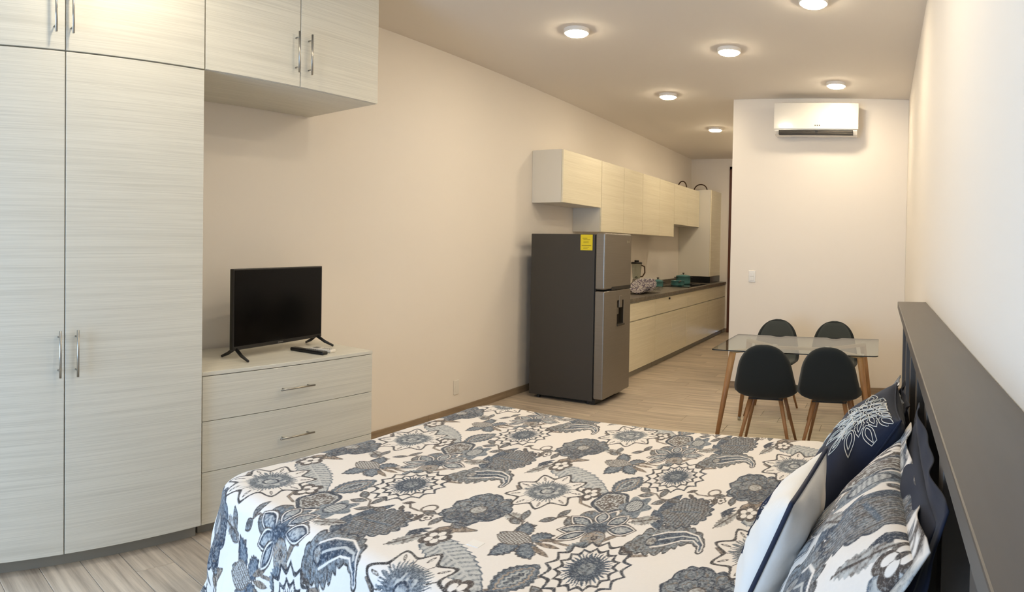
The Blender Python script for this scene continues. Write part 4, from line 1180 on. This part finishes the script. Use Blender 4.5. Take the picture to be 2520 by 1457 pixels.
def medallion(cx, cy, R, npet=13, ph=0.0):
    L_ = []
    for k in range(npet):
        a = ph + 2 * math.pi * k / npet
        L_.append(petal_poly(cx, cy, a, R * .52, R * .48, R * .10)); L_.append(petal_poly(cx, cy, a, R * .58, R * .30, R * .05))
        L_.append(petal_poly(cx, cy, a + math.pi / npet, R * .30, R * .40, R * .08, wob=.15)); L_.append(petal_poly(cx, cy, a + math.pi / npet, R * .34, R * .26, R * .035))
    for k in range(8):
        a = ph + 2 * math.pi * k / 8; L_.append(petal_poly(cx, cy, a, R * .10, R * .30, R * .09)); L_.append(petal_poly(cx, cy, a, R * .14, R * .18, R * .045))
    for r_ in (.10, .06, .31): L_.append(circle_poly(cx, cy, R * r_))
    return L_

def pine(cx, cy, R, a):
    """small netted bud"""
    L_ = [petal_poly(cx, cy, a, 0, R, R * .36)]
    for s in (-1, 1):
        for k in range(1, 5):
            t0 = k / 5; L_.append([(cx + R * (t0 + s * .0 + .25 * (q - .5)) * math.cos(a) - R * .30 * (q - .5) * 2 * s * math.sin(math.pi * min(max(t0, .1), .9)) * math.sin(a),
                                     cy + R * (t0 + .25 * (q - .5)) * math.sin(a) + R * .30 * (q - .5) * 2 * s * math.sin(math.pi * min(max(t0, .1), .9)) * math.cos(a)) for q in np.linspace(0, 1, 6)])
    return L_

def printed(dx, dy, flip=1.0, dark=1.0):
    return lambda p: paint(p[:, 0] * flip + dx, p[:, 1] + dy) * dark

def place(o, org, wdir, ldir):
    o.matrix_world = frame(org, wdir, ldir); return o

# Cushions lean towards the headboard (+X); faces look to the foot of the bed (-X) and up.
# width runs away from the camera (-> W = -Y gives outward normal towards -X,+Z)
SHEAR = [0.0]
def lean(name, label, cat, x0, z0, x1, z1, yc, w, h, th, matl, group=None, pf=None, n=60, m_=60, pinch=.07, yaw=0.0, slump=0.0):
    """slump: how far the soft bottom edge has slid sideways against the top edge"""
    SHEAR[0] = slump
    t = empty(name)
    Wd = (math.sin(yaw), -math.cos(yaw), 0)
    place(t, (x0, yc, z0), Wd, (x1 - x0, 0, z1 - z0))
    b = link('body', pillow_mesh(name, w, h, th, n, m_, pf, pinch), matl, t, True)
    tag(t, label, cat, group)
    return t

G2 = 'sleeping pillows against the headboard'
t = lean('navy_pillow', 'plain navy pillow squeezed between the headboard and the printed pillow close to the cushions', 'pillow', -.030, .605, .100, 1.03, 1.46, .70, .46, .10, M['navy'], G2)
thick(link('flange', flange_mesh(.70, .46, .04, .07, 1.0), M['navy'], t, True))
t = lean('navy_pillow', 'plain navy pillow against the headboard on the side towards the dining table', 'pillow', -.020, .610, .095, .955, 2.47, .52, .36, .10, M['navy'], G2)
thick(link('flange', flange_mesh(.52, .36, .03, .07, 3.0), M['navy'], t, True))
t = lean('printed_pillow', 'large floral printed pillow lying in front of the plain navy pillow, beside the navy cushion', 'pillow', -.205, .620, .050, .985, 1.42, .72, .47, .17, M['print'], G2, printed(-.75, 1.75), 300, 200)
thick(link('flange', flange_mesh(.72, .47, .040, .07, 2.0, printed(-.75, 1.75)), M['print'], t, True))
t = lean('printed_pillow', 'floral printed pillow mostly hidden behind the navy cushion, towards the dining table', 'pillow', -.130, .620, .060, .965, 2.45, .50, .40, .12, M['print'], G2, printed(.6, .3), 160, 120)
thick(link('flange', flange_mesh(.50, .40, .035, .07, 4.0, printed(.6, .3)), M['print'], t, True))

NW, NH, NT = .51, .51, .215
t = lean('embroidered_cushion', 'big navy cushion with white embroidered flowers leaning on the pillows', 'cushion', -.205, .625, .060, 1.060, 1.990, NW, NH, NT, M['navy'], 'decorative cushions on the bed', slump=.12)
surf_lines('embroidery', medallion(.34, .80, .74, 13, .2), NW, NH, NT, M['thread'], t, .0012)
surf_lines('embroidery', medallion(-.60, -.35, .50, 11, .5), NW, NH, NT, M['thread'], t, .0012)
bm = bmesh.new()
def edge_loop(w, h, pinch, k=1.0, n=40):
    per = [(u, -1) for u in np.linspace(-1, 1, n)][:-1] + [(1, v) for v in np.linspace(-1, 1, n)][:-1] + [(u, 1) for u in np.linspace(1, -1, n)][:-1] + [(-1, v) for v in np.linspace(1, -1, n)][:-1]
    per = np.array(per); p = pillow_pt(per[:, 0], per[:, 1], 1, w, h, 0, pinch); return [tuple(q) for q in p]
bm_tube(bm, edge_loop(NW, NH, .07), .0028, 6, closed=True); bm_obj('seam', bm, M['navy'], t, smooth=True)
WW, WH, WT = .40, .395, .140
t = lean('piped_cushion', 'smaller white cushion with navy piping and navy embroidery, leaning on the navy cushion', 'cushion', -.318, .612, -.155, .970, 1.585, WW, WH, WT, M['white_cloth'], 'decorative cushions on the bed', slump=.11, yaw=-.10)
bm = bmesh.new(); bm_tube(bm, edge_loop(WW, WH, .07), .0055, 8, closed=True); bm_obj('piping', bm, M['navy_thread'], t, smooth=True)
surf_lines('embroidery', medallion(-.05, .0, .62, 12, .1), WW, WH, WT, M['navy_thread'], t, .0013)
